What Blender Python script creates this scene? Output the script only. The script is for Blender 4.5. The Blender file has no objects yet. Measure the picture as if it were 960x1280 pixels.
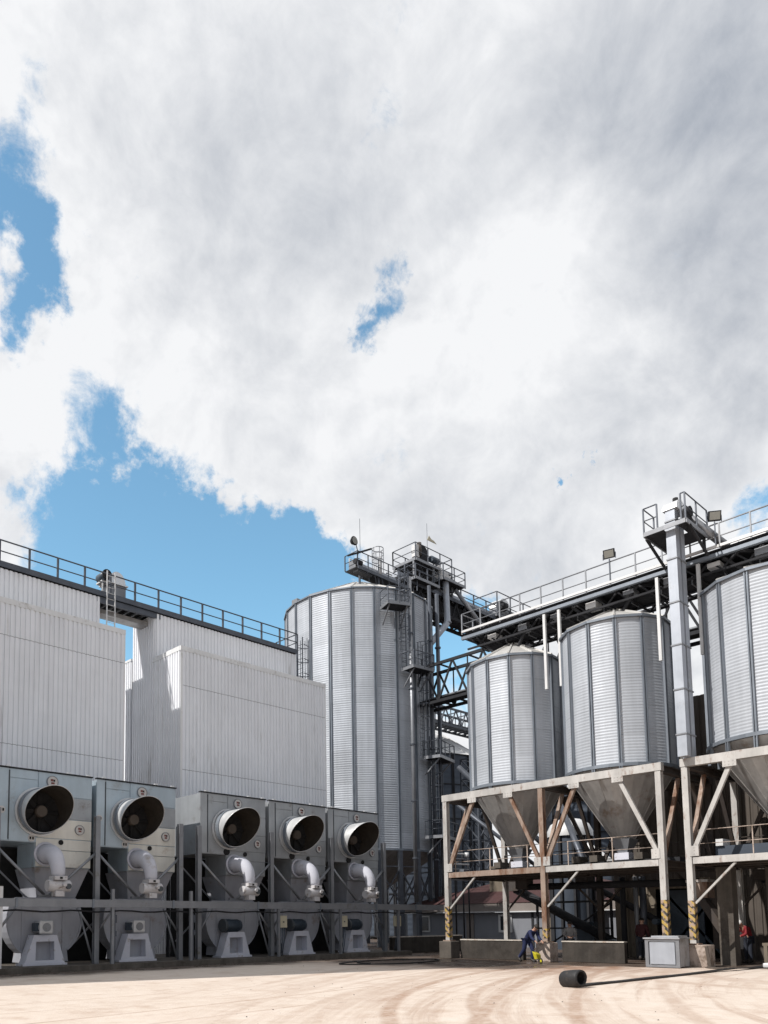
import bpy, bmesh, math, random
from mathutils import Vector, Matrix
random.seed(7)
R = math.radians
S = bpy.context.scene
COL = S.collection

# ------------------------------------------------------------------ camera
W_, H_ = 960.0, 1280.0
CX, CY, F = 356.0, 1064.0, 988.0          # principal point and focal length in photo pixels
CAM_H = 1.65
def nv(*a): return Vector(a).normalized()
d1 = nv(1480-CX, -(1146-CY), -F); d2 = nv(-520-CX, -(1160-CY), -F)
d3 = d1.cross(d2).normalized(); _m = (d1+d2).normalized(); _k = d3.cross(_m).normalized()
d1 = (_m-_k).normalized(); d2 = (_m+_k).normalized()
cam_data = bpy.data.cameras.new("camera"); cam = bpy.data.objects.new("camera", cam_data); COL.objects.link(cam)
M = Matrix((d1, d2, d3)).to_4x4(); M.translation = (0, 0, CAM_H); cam.matrix_world = M
cam_data.sensor_fit = 'AUTO'; cam_data.sensor_width = 36; cam_data.lens = F/H_*36
cam_data.shift_x = (W_/2-CX)/H_; cam_data.shift_y = (CY-H_/2)/H_
cam_data.clip_start = .1; cam_data.clip_end = 3000
S.camera = cam
def skydir(x, y):
    v = Vector((x-CX, -(y-CY), -F)); return Vector((d1.dot(v), d2.dot(v), d3.dot(v))).normalized()

# ------------------------------------------------------------------ light
SUN_AZ, SUN_EL = 15.0, 44.5               # azimuth measured from -X towards +Y
sdir = Vector((-math.cos(R(SUN_AZ))*math.cos(R(SUN_EL)), math.sin(R(SUN_AZ))*math.cos(R(SUN_EL)), math.sin(R(SUN_EL))))
sl = bpy.data.lights.new("sun", 'SUN'); sl.energy = 4.8; sl.angle = R(.53); sl.color = (1, .955, .90)
so = bpy.data.objects.new("sun", sl); COL.objects.link(so); so.rotation_euler = sdir.to_track_quat('Z', 'Y').to_euler(); so.location = (0, 0, 60)
S.view_settings.view_transform = 'Standard'; S.view_settings.look = 'None'; S.view_settings.gamma = 1
S.view_settings.exposure = 0.0
S.view_settings.use_curve_mapping = False

world = bpy.data.worlds.new("World"); S.world = world; world.use_nodes = True
nt = world.node_tree; nt.nodes.clear(); L = nt.links.new
def N(t, **k):
    n = nt.nodes.new(t)
    for a, b in k.items(): setattr(n, a, b)
    return n
def setin(n, i, v):
    if hasattr(v, 'is_linked') or isinstance(v, bpy.types.NodeSocket): L(v, n.inputs[i])
    else: n.inputs[i].default_value = v
def mth(op, a, b=0.0, clamp=False):
    n = N('ShaderNodeMath', operation=op, use_clamp=clamp); setin(n, 0, a); setin(n, 1, b); return n.outputs[0]
def vm(op, a, b=None, s=None):
    n = N('ShaderNodeVectorMath', operation=op); setin(n, 0, a)
    if b is not None: setin(n, 1, b)
    if s is not None: n.inputs['Scale'].default_value = s
    return n
def mrange(v, a, b, c, d, smooth=True):
    n = N('ShaderNodeMapRange'); n.interpolation_type = 'SMOOTHSTEP' if smooth else 'LINEAR'
    setin(n, 0, v)
    for i, x in enumerate((a, b, c, d)): n.inputs[i+1].default_value = x
    return n.outputs[0]
def mixc(f, a, b):
    n = N('ShaderNodeMix', data_type='RGBA'); setin(n, 'Factor', f)
    for nm, v in ((6, a), (7, b)): setin(n, nm, v)
    return n.outputs[2]
def noise(v, sc, det=8, rough=.5, dist=0.0):
    n = N('ShaderNodeTexNoise'); L(v, n.inputs['Vector']); n.inputs['Scale'].default_value = sc
    n.inputs['Detail'].default_value = det; n.inputs['Roughness'].default_value = rough; n.inputs['Distortion'].default_value = dist
    return n
tc = N('ShaderNodeTexCoord'); D = tc.outputs['Generated']
warpn = noise(D, 5.0, 5, .55)
warp = vm('SCALE', vm('SUBTRACT', warpn.outputs['Color'], (.5, .5, .5)).outputs[0], s=.16).outputs[0]
warp2 = vm('SCALE', vm('SUBTRACT', noise(D, 17.0, 8, .65).outputs['Color'], (.5, .5, .5)).outputs[0], s=.11).outputs[0]
DW = vm('ADD', vm('ADD', D, warp).outputs[0], warp2).outputs[0]
def blobs(lst, src):
    acc = None
    for (x, y, r, w) in lst:
        c = skydir(x, y); rr = (skydir(x+r, y)-skydir(x-r, y)).length/2
        rr = max(rr, (skydir(x, y+r)-skydir(x, y-r)).length/2)
        dn = vm('DISTANCE', src, tuple(c)).outputs['Value']
        v = mrange(dn, 0, rr*1.55, w, 0)
        acc = v if acc is None else mth('ADD', acc, v)
    return acc
holes = blobs([(15, 60, 45, .42), (20, 130, 55, .55), (5, 205, 60, .8), (18, 290, 62, 1.0), (15, 350, 60, .9), (8, 405, 50, .9), (165, 350, 30, .6), (60, 400, 30, .5), (95, 470, 45, .75), (120, 545, 50, .8),
               (120, 640, 80, 1.5), (190, 690, 85, 1.6), (270, 720, 80, 1.6), (350, 700, 65, 1.5), (410, 700, 45, 1.1), (150, 760, 150, 1.5), (300, 800, 120, 1.5),
               (395, 760, 60, 1.2), (480, 360, 34, .78), (465, 402, 24, .65), (500, 380, 26, .45), (715, 588, 15, 1.5),
               (950, 640, 40, .9), (890, 655, 30, .6), (980, 560, 30, .4), (560, 830, 75, 1.2), (680, 740, 40, .55), (590, 790, 40, .7), (-80, 560, 60, .6), (600, 770, 30, .3)], DW)
fb = noise(D, 6.5, 12, .62, .25).outputs['Fac']
fb2 = noise(D, 1.7, 4, .5).outputs['Fac']
up = N('ShaderNodeSeparateXYZ'); L(D, up.inputs[0])
# unseen clouds behind and beside the view, thinned and greyed to tune ambient light
back = vm('DOT_PRODUCT', D, tuple(skydir(480, 420))).outputs['Value']
backf = mrange(back, .62, .0, 0.0, .35)
backg = mrange(back, .60, .10, 0.0, .9)
fbf = noise(D, 24.0, 10, .7, .4).outputs['Fac']
dens = mth('SUBTRACT', mth('ADD', mth('ADD', mth('MULTIPLY', mth('SUBTRACT', fb, .5), 1.9), mth('MULTIPLY', mth('SUBTRACT', fbf, .5), 1.7)), mth('ADD', .98, mth('MULTIPLY', mth('SUBTRACT', fb2, .5), .5))), mth('ADD', holes, backf))
mask = mrange(dens, -.25, .60, 0, 1)
grey = blobs([(930, 60, 260, .42), (760, 60, 160, .34), (930, 330, 230, .42), (900, 520, 130, .35), (960, 200, 200, .3), (340, 200, 210, .36), (230, 330, 110, .22), (620, 640, 130, .42), (520, 640, 90, .28),
              (700, 700, 90, .22), (560, 160, 150, .22), (760, 520, 90, .28), (180, 100, 110, .14), (480, 300, 120, .12), (40, 640, 50, .2)], vm('ADD', D, warp).outputs[0])
lite = blobs([(610, 430, 120, .16), (700, 230, 70, .22), (820, 400, 50, .32), (150, 420, 110, .2), (820, 620, 110, .40), (60, 500, 60, .2), (690, 640, 60, .15), (850, 490, 60, .25)], DW)
shade = mth('ADD', mth('SUBTRACT', grey, lite), mth('MULTIPLY', mth('SUBTRACT', noise(D, 3.6, 9, .58, .4).outputs['Fac'], .5), .6))
shade = mth('ADD', shade, mth('ADD', mth('MULTIPLY', mth('SUBTRACT', fb, .5), .5), mth('MULTIPLY', mth('SUBTRACT', fbf, .5), .12)))
def bill(sc, off, det, ro):
    a = noise(D, sc, det, ro, .3).outputs['Fac']; b_ = noise(vm('ADD', D, off).outputs[0], sc, det, ro, .3).outputs['Fac']; return mth('SUBTRACT', b_, a)
so_ = sdir+Vector((0, 0, .4)); so_.normalize()
emb = mth('ADD', mth('MULTIPLY', bill(4.5, tuple(so_*.035), 8, .55), 1.9), mth('MULTIPLY', bill(11.0, tuple(so_*.014), 9, .62), 1.15))
shade = mth('ADD', shade, emb)
shade = mth('ADD', mth('ADD', shade, backg), .07)
ccol = mixc(mrange(shade, -.05, 1.35, 0, 1, False), (1.0, 1.01, 1.03, 1), (.42, .46, .53, 1))
skyt = N('ShaderNodeTexSky'); skyt.sky_type = 'NISHITA'; skyt.sun_disc = False
skyt.sun_elevation = R(SUN_EL); skyt.sun_rotation = math.atan2(sdir.x, sdir.y); skyt.altitude = 200; skyt.air_density = 1.1; skyt.dust_density = .6; skyt.ozone_density = 2.0
bg1 = N('ShaderNodeBackground'); L(vm('MULTIPLY', skyt.outputs[0], (1.32, 1.68, 1.52)).outputs[0], bg1.inputs[0]); bg1.inputs[1].default_value = .14
bg2 = N('ShaderNodeBackground'); L(ccol, bg2.inputs[0]); bg2.inputs[1].default_value = .92
mx = N('ShaderNodeMixShader'); L(mask, mx.inputs[0]); L(bg1.outputs[0], mx.inputs[1]); L(bg2.outputs[0], mx.inputs[2])
wo = N('ShaderNodeOutputWorld'); L(mx.outputs[0], wo.inputs[0])
world.cycles.sampling_method = 'MANUAL'; world.cycles.sample_map_resolution = 1024

# ------------------------------------------------------------------ materials
def mk(name, col, rough=.5, metal=0.0, var=.12, vs=1.5, bump=0.0, bs=20, streak=0.0, dirt=None, dirt_amt=.0, dirt_scale=1.2, dirt_stretch=1.0, rvar=.1):
    m = bpy.data.materials.new(name); m.use_nodes = True; t = m.node_tree; b = t.nodes['Principled BSDF']; l = t.links.new
    b.inputs['Roughness'].default_value = rough; b.inputs['Metallic'].default_value = metal
    geo = t.nodes.new('ShaderNodeNewGeometry'); P = geo.outputs['Position']
    def nz(sc, det=6, ro=.6, stretch=None):
        n = t.nodes.new('ShaderNodeTexNoise'); n.inputs['Scale'].default_value = sc; n.inputs['Detail'].default_value = det; n.inputs['Roughness'].default_value = ro
        if stretch:
            mp = t.nodes.new('ShaderNodeMapping'); mp.inputs['Scale'].default_value = stretch; l(P, mp.inputs[0]); l(mp.outputs[0], n.inputs[0])
        else: l(P, n.inputs[0])
        return n.outputs['Fac']
    def rng(s, a, b_, c, d):
        r = t.nodes.new('ShaderNodeMapRange'); l(s, r.inputs[0])
        for i, x in enumerate((a, b_, c, d)): r.inputs[i+1].default_value = x
        return r.outputs[0]
    def mul(a, b_):
        r = t.nodes.new('ShaderNodeMath'); r.operation = 'MULTIPLY'; l(a, r.inputs[0])
        if isinstance(b_, float): r.inputs[1].default_value = b_
        else: l(b_, r.inputs[1])
        return r.outputs[0]
    f = rng(nz(vs), .3, .7, 1-var, 1+var)
    if streak: f = mul(f, rng(nz(3.2, 5, .65, (1, 1, .07)), .35, .75, 1.0, 1-streak))
    hs = t.nodes.new('ShaderNodeHueSaturation'); hs.inputs['Color'].default_value = (*col, 1); l(f, hs.inputs['Value'])
    out = hs.outputs[0]
    if dirt:
        mixn = t.nodes.new('ShaderNodeMix'); mixn.data_type = 'RGBA'
        l(rng(nz(dirt_scale, 8, .68, (1, 1, dirt_stretch)), .62-dirt_amt*.5, .74-dirt_amt*.4, 0, 1), mixn.inputs[0]); l(out, mixn.inputs[6]); mixn.inputs[7].default_value = (*dirt, 1)
        out = mixn.outputs[2]
    l(out, b.inputs['Base Color'])
    if rvar: l(rng(nz(vs*2.3), .3, .7, max(rough-rvar, .05), min(rough+rvar, 1)), b.inputs['Roughness'])
    if bump:
        bp = t.nodes.new('ShaderNodeBump'); bp.inputs['Strength'].default_value = bump; bp.inputs['Distance'].default_value = .02; l(nz(bs, 4), bp.inputs['Height']); l(bp.outputs[0], b.inputs['Normal'])
    return m
RUST = (.16, .075, .04)
m_clad = mk("white_cladding", (.79, .81, .85), .5, 0, .05, .5, streak=.12, dirt=(.5, .5, .5), dirt_amt=.04, dirt_stretch=.12)
m_cladtrim = mk("cladding_trim", (.72, .73, .74), .5, 0, .06, .8, streak=.1, dirt=(.4, .39, .37), dirt_amt=.06)
m_galv = mk("galvanised_sheet", (.39, .42, .47), .48, .35, .10, 1.1, streak=.14, dirt=(.28, .28, .28), dirt_amt=.05)
m_galv2 = mk("silo_sheet", (.455, .485, .53), .56, .15, .10, .45, streak=.18, rvar=.08)
m_roof = mk("roof_sheet", (.66, .65, .63), .45, .4, .08, .8, streak=.1)
m_stiff = mk("stiffener_steel", (.20, .225, .26), .5, .4, .12, 1.0, streak=.15)
m_cone = mk("hopper_sheet", (.40, .395, .39), .48, .35, .16, .9, streak=.3, dirt=(.24, .20, .17), dirt_amt=.10)
m_dark = mk("dark_steel", (.028, .029, .033), .8, .0, .2, 1.5)
m_dark.node_tree.nodes['Principled BSDF'].inputs['Specular IOR Level'].default_value = .2
m_rail = mk("rail_steel", (.085, .095, .115), .5, .4, .15, 2)
m_steel = mk("grey_steel", (.235, .245, .265), .45, .4, .12, 1.8, streak=.1, dirt=(.14, .12, .10), dirt_amt=.05)
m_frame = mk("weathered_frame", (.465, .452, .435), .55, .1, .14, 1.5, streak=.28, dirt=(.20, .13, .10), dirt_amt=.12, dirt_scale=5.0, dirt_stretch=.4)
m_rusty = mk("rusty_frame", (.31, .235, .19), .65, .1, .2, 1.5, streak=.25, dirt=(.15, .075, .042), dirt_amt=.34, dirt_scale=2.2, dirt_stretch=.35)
m_backframe = mk("shaded_frame", (.06, .05, .045), .7, .0, .2, 1.5, streak=.2, dirt=(.05, .035, .025), dirt_amt=.3)  # dark copy of the frame steel, shade under the decks in its colour
m_blue = mk("blue_grey_panel", (.42, .50, .56), .42, .35, .10, .8, streak=.12, dirt=(.28, .29, .3), dirt_amt=.03)
m_grey = mk("grey_panel", (.36, .38, .40), .42, .40, .12, .8, streak=.14, dirt=(.22, .21, .2), dirt_amt=.05)
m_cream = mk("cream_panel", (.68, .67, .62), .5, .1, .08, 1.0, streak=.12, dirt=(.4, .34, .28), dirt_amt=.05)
m_seam = mk("seam_dark", (.07, .08, .09), .6, .3)
m_casing = mk("fan_casing_paint", (.36, .37, .41), .5, .15, .10, 1.0, streak=.16, dirt=(.23, .20, .18), dirt_amt=.07)
m_stand = mk("stand_paint", (.58, .59, .66), .5, .1, .08, 1.5, dirt=(.3, .25, .21), dirt_amt=.06, dirt_scale=3)
m_elbow = mk("elbow_paint", (.50, .51, .57), .8, .0, .06, 2, dirt=(.33, .30, .28), dirt_amt=.08)
m_valve = mk("valve_paint", (.50, .49, .50), .75, .0, .1, 3, dirt=(.2, .16, .13), dirt_amt=.14, dirt_scale=5)
m_cowl = mk("cowl_sheet", (.70, .71, .72), .4, .55, .07, 1.0, streak=.1)
m_cowlin = mk("cowl_lining", (.032, .025, .018), .85, .0, .3, 1.5, streak=.2)  # near black, recess shade put into the lining colour
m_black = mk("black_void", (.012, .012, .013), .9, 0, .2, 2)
m_motor = mk("motor_blue", (.055, .075, .10), .45, .2, .15, 4)
m_motorg = mk("motor_grey", (.55, .55, .56), .45, .2, .1, 4)
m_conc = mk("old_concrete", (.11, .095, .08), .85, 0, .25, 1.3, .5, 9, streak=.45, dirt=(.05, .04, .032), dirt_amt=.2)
m_wallc = mk('shaded_stained_concrete', (.05, .042, .035), .9, 0, .3, 1.6, .5, 9, streak=.5, dirt=(.025, .02, .016), dirt_amt=.25)  # dark base carries the shade on the walls, with stain streaks
m_concl = mk("sunlit_edge_concrete", (.50, .46, .41), .85, 0, .2, 1.6, .5, 12, streak=.2, dirt=(.28, .17, .11), dirt_amt=.2, dirt_scale=2.5)
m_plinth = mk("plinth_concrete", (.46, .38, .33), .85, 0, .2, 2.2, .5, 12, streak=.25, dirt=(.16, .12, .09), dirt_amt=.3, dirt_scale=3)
m_jbox = mk("junction_box_paint", (.50, .46, .34), .5, 0, .08, 3, dirt=(.2, .17, .1), dirt_amt=.05)
m_badge = mk("badge_white", (.50, .49, .48), .5, 0, .08, 3)
m_red = mk("badge_red", (.16, .05, .045), .5)
m_rubber = mk("black_rubber", (.014, .014, .016), .6, 0, .3, 6, .4, 30, dirt=(.07, .055, .045), dirt_amt=.08, dirt_scale=9)
m_yel = mk("yellow_plastic", (.50, .44, .02), .5, 0, .15, 5, dirt=(.2, .17, .08), dirt_amt=.1, dirt_scale=9)
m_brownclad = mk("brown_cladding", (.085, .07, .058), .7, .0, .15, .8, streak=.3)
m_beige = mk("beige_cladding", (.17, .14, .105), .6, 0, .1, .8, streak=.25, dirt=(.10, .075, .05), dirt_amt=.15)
m_housew = mk("house_wall", (.19, .20, .225), .7, 0, .06, .8, streak=.08)  # wall colour darkened for the shade on the house
m_housef = mk("house_fascia", (.20, .175, .16), .7, 0, .1, 1)
m_redroof = mk("red_roof", (.055, .022, .022), .8, 0, .12, 1, streak=.1)  # dark base carries the shade lying over the house roof
m_brick = mk("orange_brick", (.60, .27, .13), .8, 0, .2, 2, .3, 20)
m_glass = mk("window_glass", (.02, .025, .03), .08, .0, .1, 1, rvar=0)
m_lamp = mk("lamp_glass", (.22, .22, .20), .15, 0, .05, 2, rvar=0)
m_bluesteel = mk("blue_steel_tank", (.055, .07, .095), .55, .2, .1, .8, streak=.15)
m_palecap = mk("pale_cap", (.58, .585, .59), .5, .1, .1, 1)
m_skin = mk("skin", (.42, .24, .17), .5, 0, .05, 10)
m_navy = mk("navy_cloth", (.010, .016, .06), .85, 0, .25, 9, .3, 40)
m_jeans = mk("dark_jeans", (.014, .018, .03), .8, 0, .25, 9, .3, 40)
m_redcl = mk("red_cloth", (.20, .012, .018), .8, 0, .15, 9, .3, 40)
m_greycl = mk("grey_cloth", (.30, .28, .27), .8, 0, .15, 9, .3, 40)
m_vest = mk("dark_red_cloth", (.05, .01, .013), .85, 0, .15, 9, .3, 40)
m_hair = mk("dark_hair", (.02, .015, .012), .7)
m_helmet = mk("white_helmet", (.72, .71, .70), .35)
m_boot = mk("boot_leather", (.03, .025, .022), .6)
m_boxg = mk("box_sheet", (.42, .43, .45), .45, .4, .10, 2, streak=.12, dirt=(.22, .2, .18), dirt_amt=.14)

def _tone():
    t = m_galv2.node_tree; b = t.nodes['Principled BSDF']; src = b.inputs['Base Color'].links[0].from_socket
    at = t.nodes.new('ShaderNodeAttribute'); at.attribute_name = 'tone'
    hs = t.nodes.new('ShaderNodeHueSaturation'); t.links.new(src, hs.inputs['Color']); t.links.new(at.outputs['Fac'], hs.inputs['Value']); t.links.new(hs.outputs[0], b.inputs['Base Color'])
_tone()
# hazard stripes
m_haz = bpy.data.materials.new("hazard_stripes"); m_haz.use_nodes = True
def _haz():
    t = m_haz.node_tree; l = t.links.new; b = t.nodes['Principled BSDF']; g = t.nodes.new('ShaderNodeNewGeometry')
    v = t.nodes.new('ShaderNodeVectorMath'); v.operation = 'DOT_PRODUCT'; l(g.outputs['Position'], v.inputs[0]); v.inputs[1].default_value = (2.2, 3.4, -3.6)
    fr = t.nodes.new('ShaderNodeMath'); fr.operation = 'FRACT'; l(v.outputs['Value'], fr.inputs[0])
    gt = t.nodes.new('ShaderNodeMath'); gt.operation = 'GREATER_THAN'; gt.inputs[1].default_value = .5; l(fr.outputs[0], gt.inputs[0])
    mx_ = t.nodes.new('ShaderNodeMix'); mx_.data_type = 'RGBA'; l(gt.outputs[0], mx_.inputs[0]); mx_.inputs[6].default_value = (.40, .27, .06, 1); mx_.inputs[7].default_value = (.03, .028, .025, 1)
    n = t.nodes.new('ShaderNodeTexNoise'); n.inputs['Scale'].default_value = 7; n.inputs['Detail'].default_value = 8; l(g.outputs['Position'], n.inputs[0])
    r = t.nodes.new('ShaderNodeMapRange'); l(n.outputs[0], r.inputs[0]); r.inputs[1].default_value = .47; r.inputs[2].default_value = .57
    mx2 = t.nodes.new('ShaderNodeMix'); mx2.data_type = 'RGBA'; l(r.outputs[0], mx2.inputs[0]); l(mx_.outputs[2], mx2.inputs[6]); mx2.inputs[7].default_value = (.34, .25, .19, 1)
    l(mx2.outputs[2], b.inputs['Base Color']); b.inputs['Roughness'].default_value = .6
_haz()

# ground
m_ground = bpy.data.materials.new("yard_surface"); m_ground.use_nodes = True
def _ground():
    t = m_ground.node_tree; l = t.links.new; b = t.nodes['Principled BSDF']; g = t.nodes.new('ShaderNodeNewGeometry'); P = g.outputs['Position']
    def nz(sc, det=8, ro=.6, st=None, dist=0, rot=0):
        n = t.nodes.new('ShaderNodeTexNoise'); n.inputs['Scale'].default_value = sc; n.inputs['Detail'].default_value = det; n.inputs['Roughness'].default_value = ro; n.inputs['Distortion'].default_value = dist
        if st:
            mp = t.nodes.new('ShaderNodeMapping'); mp.inputs['Scale'].default_value = st; mp.inputs['Rotation'].default_value = (0, 0, rot); l(P, mp.inputs[0]); l(mp.outputs[0], n.inputs[0])
        else: l(P, n.inputs[0])
        return n.outputs['Fac']
    def rng(s, a, b_, c, d, sm=False):
        r = t.nodes.new('ShaderNodeMapRange'); l(s, r.inputs[0])
        if sm: r.interpolation_type = 'SMOOTHSTEP'
        for i, x in enumerate((a, b_, c, d)): r.inputs[i+1].default_value = x
        return r.outputs[0]
    def mt(op, a, b_=0.0, clamp=False):
        r = t.nodes.new('ShaderNodeMath'); r.operation = op; r.use_clamp = clamp
        for i, v in enumerate((a, b_)):
            if isinstance(v, (int, float)): r.inputs[i].default_value = v
            else: l(v, r.inputs[i])
        return r.outputs[0]
    def mixc_(f, a, b_):
        n = t.nodes.new('ShaderNodeMix'); n.data_type = 'RGBA'; l(f, n.inputs[0])
        for i, v in ((6, a), (7, b_)):
            if isinstance(v, tuple): n.inputs[i].default_value = v
            else: l(v, n.inputs[i])
        return n.outputs[2]
    base = mixc_(rng(nz(.16, 8, .6), .35, .65, 0, 1), (.62, .53, .455, 1), (.565, .47, .39, 1))
    base = mixc_(rng(nz(2.2, 9, .65), .35, .7, 0, 1), base, (.66, .58, .51, 1))
    base = mixc_(mt('MULTIPLY', rng(nz(.9, 9, .7, (1, 1, 1)), .52, .7, 0, 1), .55), base, (.38, .26, .19, 1))
    # tyre tracks: arcs about a centre off to the left, and straight ones toward the yard entrance
    sep = t.nodes.new('ShaderNodeSeparateXYZ'); l(P, sep.inputs[0]); X, Y = sep.outputs[0], sep.outputs[1]
    warp = mt('MULTIPLY', mt('SUBTRACT', nz(.12, 3, .5), .5), .8)
    def arc(cx, cy, r, w, amt, soft=1.0, sc=1.0):
        dx = mt('SUBTRACT', X, cx); dy = mt('SUBTRACT', Y, cy)
        d_ = mt('SQRT', mt('ADD', mt('MULTIPLY', dx, dx), mt('MULTIPLY', dy, dy)))
        d_ = mt('ADD', mt('ABSOLUTE', mt('SUBTRACT', mt('ADD', d_, mt('MULTIPLY', warp, sc)), r)), 0)
        v = rng(d_, w*.25, w*.8, amt, 0, True)
        return mt('MULTIPLY', v, rng(nz(1.6, 7, .7), .3, .55, .5, 1))
    acc = None
    for a in [(28.1, -10.1, 26.1, .30, 1.0, 1, .35), (28.1, -10.1, 24.5, .26, .85, 1, .35), (49.8, -55.4, 74.1, .30, 1.0, 1, .35), (49.8, -55.4, 72.5, .28, .9, 1, .35), (28.1, -10.1, 22.9, .2, .6, 1, .35), (49.8, -55.4, 70.6, .3, .6, 1, .4), (28.1, -10.1, 27.3, .18, .5, 1, .35),
              (2.1, -338.6, 354.86, .10, .5, 1, .15), (2.1, -338.6, 353.3, .10, .4, 1, .15), (-8.6, 174.9, 162.61, .12, .75, 1, .15), (-8.6, 174.9, 164.2, .12, .6, 1, .15), (33, 2, 11.0, .9, .6), (31, 4, 10.2, .5, .6)]:
        v = arc(*a); acc = v if acc is None else mt('MAXIMUM', acc, v)
    def streaks(cx, cy, ra, rb_, fr, seed):
        dx = mt('SUBTRACT', X, cx); dy = mt('SUBTRACT', Y, cy)
        r_ = mt('ADD', mt('SQRT', mt('ADD', mt('MULTIPLY', dx, dx), mt('MULTIPLY', dy, dy))), mt('MULTIPLY', warp, .7))
        an = mt('MULTIPLY', mt('ARCTAN2', dy, dx), 2.6)
        cb = t.nodes.new('ShaderNodeCombineXYZ'); l(mt('MULTIPLY', r_, fr), cb.inputs[0]); l(an, cb.inputs[1]); cb.inputs[2].default_value = seed
        n = t.nodes.new('ShaderNodeTexNoise'); n.inputs['Scale'].default_value = 1; n.inputs['Detail'].default_value = 6; n.inputs['Roughness'].default_value = .65; l(cb.outputs[0], n.inputs[0])
        m_ = mt('MULTIPLY', rng(r_, ra, ra+2, 0, 1, True), rng(r_, rb_-2, rb_, 1, 0, True))
        return mt('MULTIPLY', rng(n.outputs[0], .49, .63, 0, 1), m_)
    st = mt('MAXIMUM', mt('MULTIPLY', streaks(29.2, -16, 23.5, 36, 2.3, 1.0), 1.0), mt('MULTIPLY', streaks(42, -33.7, 48, 60, 1.8, 5.0), .8))
    st = mt('MULTIPLY', st, rng(X, 7, 14, .55, 1))
    acc = mt('MAXIMUM', mt('MULTIPLY', acc, .85, True), mt('MULTIPLY', st, .6))
    fine = mt('MULTIPLY', rng(nz(9, 4, .6), .35, .65, .6, 1), rng(nz(.8, 6, .65), .3, .55, .6, 1))
    base = mixc_(mt('MULTIPLY', acc, fine), base, (.30, .175, .11, 1))
    # fine grit
    base = mixc_(mt('MULTIPLY', rng(nz(26, 5, .75), .5, .72, 0, 1), .35), base, (.40, .31, .25, 1))
    # oil spots
    base = mixc_(rng(nz(1.3, 5, .5), .70, .76, 0, .7), base, (.16, .11, .08, 1))
    # belt of painted shade and wetness before the plinths and under the structures
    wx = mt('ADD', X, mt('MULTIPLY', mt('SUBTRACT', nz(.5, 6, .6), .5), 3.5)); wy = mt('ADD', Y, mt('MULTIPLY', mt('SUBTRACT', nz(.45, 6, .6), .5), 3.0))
    wet_shade = mt('MAXIMUM', mt('MULTIPLY', rng(wx, 27.4, 28.4, 0, 1, True), rng(wy, 11.8, 13.0, 0, 1, True)), mt('MAXIMUM', rng(wy, 23.6, 25.2, 0, 1, True), mt('MULTIPLY', rng(wx, 22.8, 24.8, 0, 1, True), rng(wy, 14.6, 16.0, 0, 1, True))))
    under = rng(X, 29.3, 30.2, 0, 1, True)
    wet_shade = mt('MAXIMUM', wet_shade, under)
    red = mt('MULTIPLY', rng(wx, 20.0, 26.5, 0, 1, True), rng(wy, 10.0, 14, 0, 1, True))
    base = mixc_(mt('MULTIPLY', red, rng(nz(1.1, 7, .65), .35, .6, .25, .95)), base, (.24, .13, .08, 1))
    base = mixc_(mt('MULTIPLY', wet_shade, .92), base, (.06, .042, .032, 1))
    # pale dusty joints of the slab
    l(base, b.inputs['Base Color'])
    pud = mt('MULTIPLY', wet_shade, rng(nz(.8, 4, .5), .48, .56, 0, 1))
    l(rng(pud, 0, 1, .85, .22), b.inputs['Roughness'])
    bp = t.nodes.new('ShaderNodeBump'); bp.inputs['Strength'].default_value = .5; bp.inputs['Distance'].default_value = .03
    h = mt('MULTIPLY', mt('ADD', mt('ADD', nz(14, 6, .7), mt('MULTIPLY', nz(1.5, 6, .6), 1.5)), mt('MULTIPLY', acc, -.6)), rng(pud, 0, 1, 1, .1))
    l(h, bp.inputs['Height']); l(bp.outputs[0], b.inputs['Normal'])
_ground()

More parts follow.
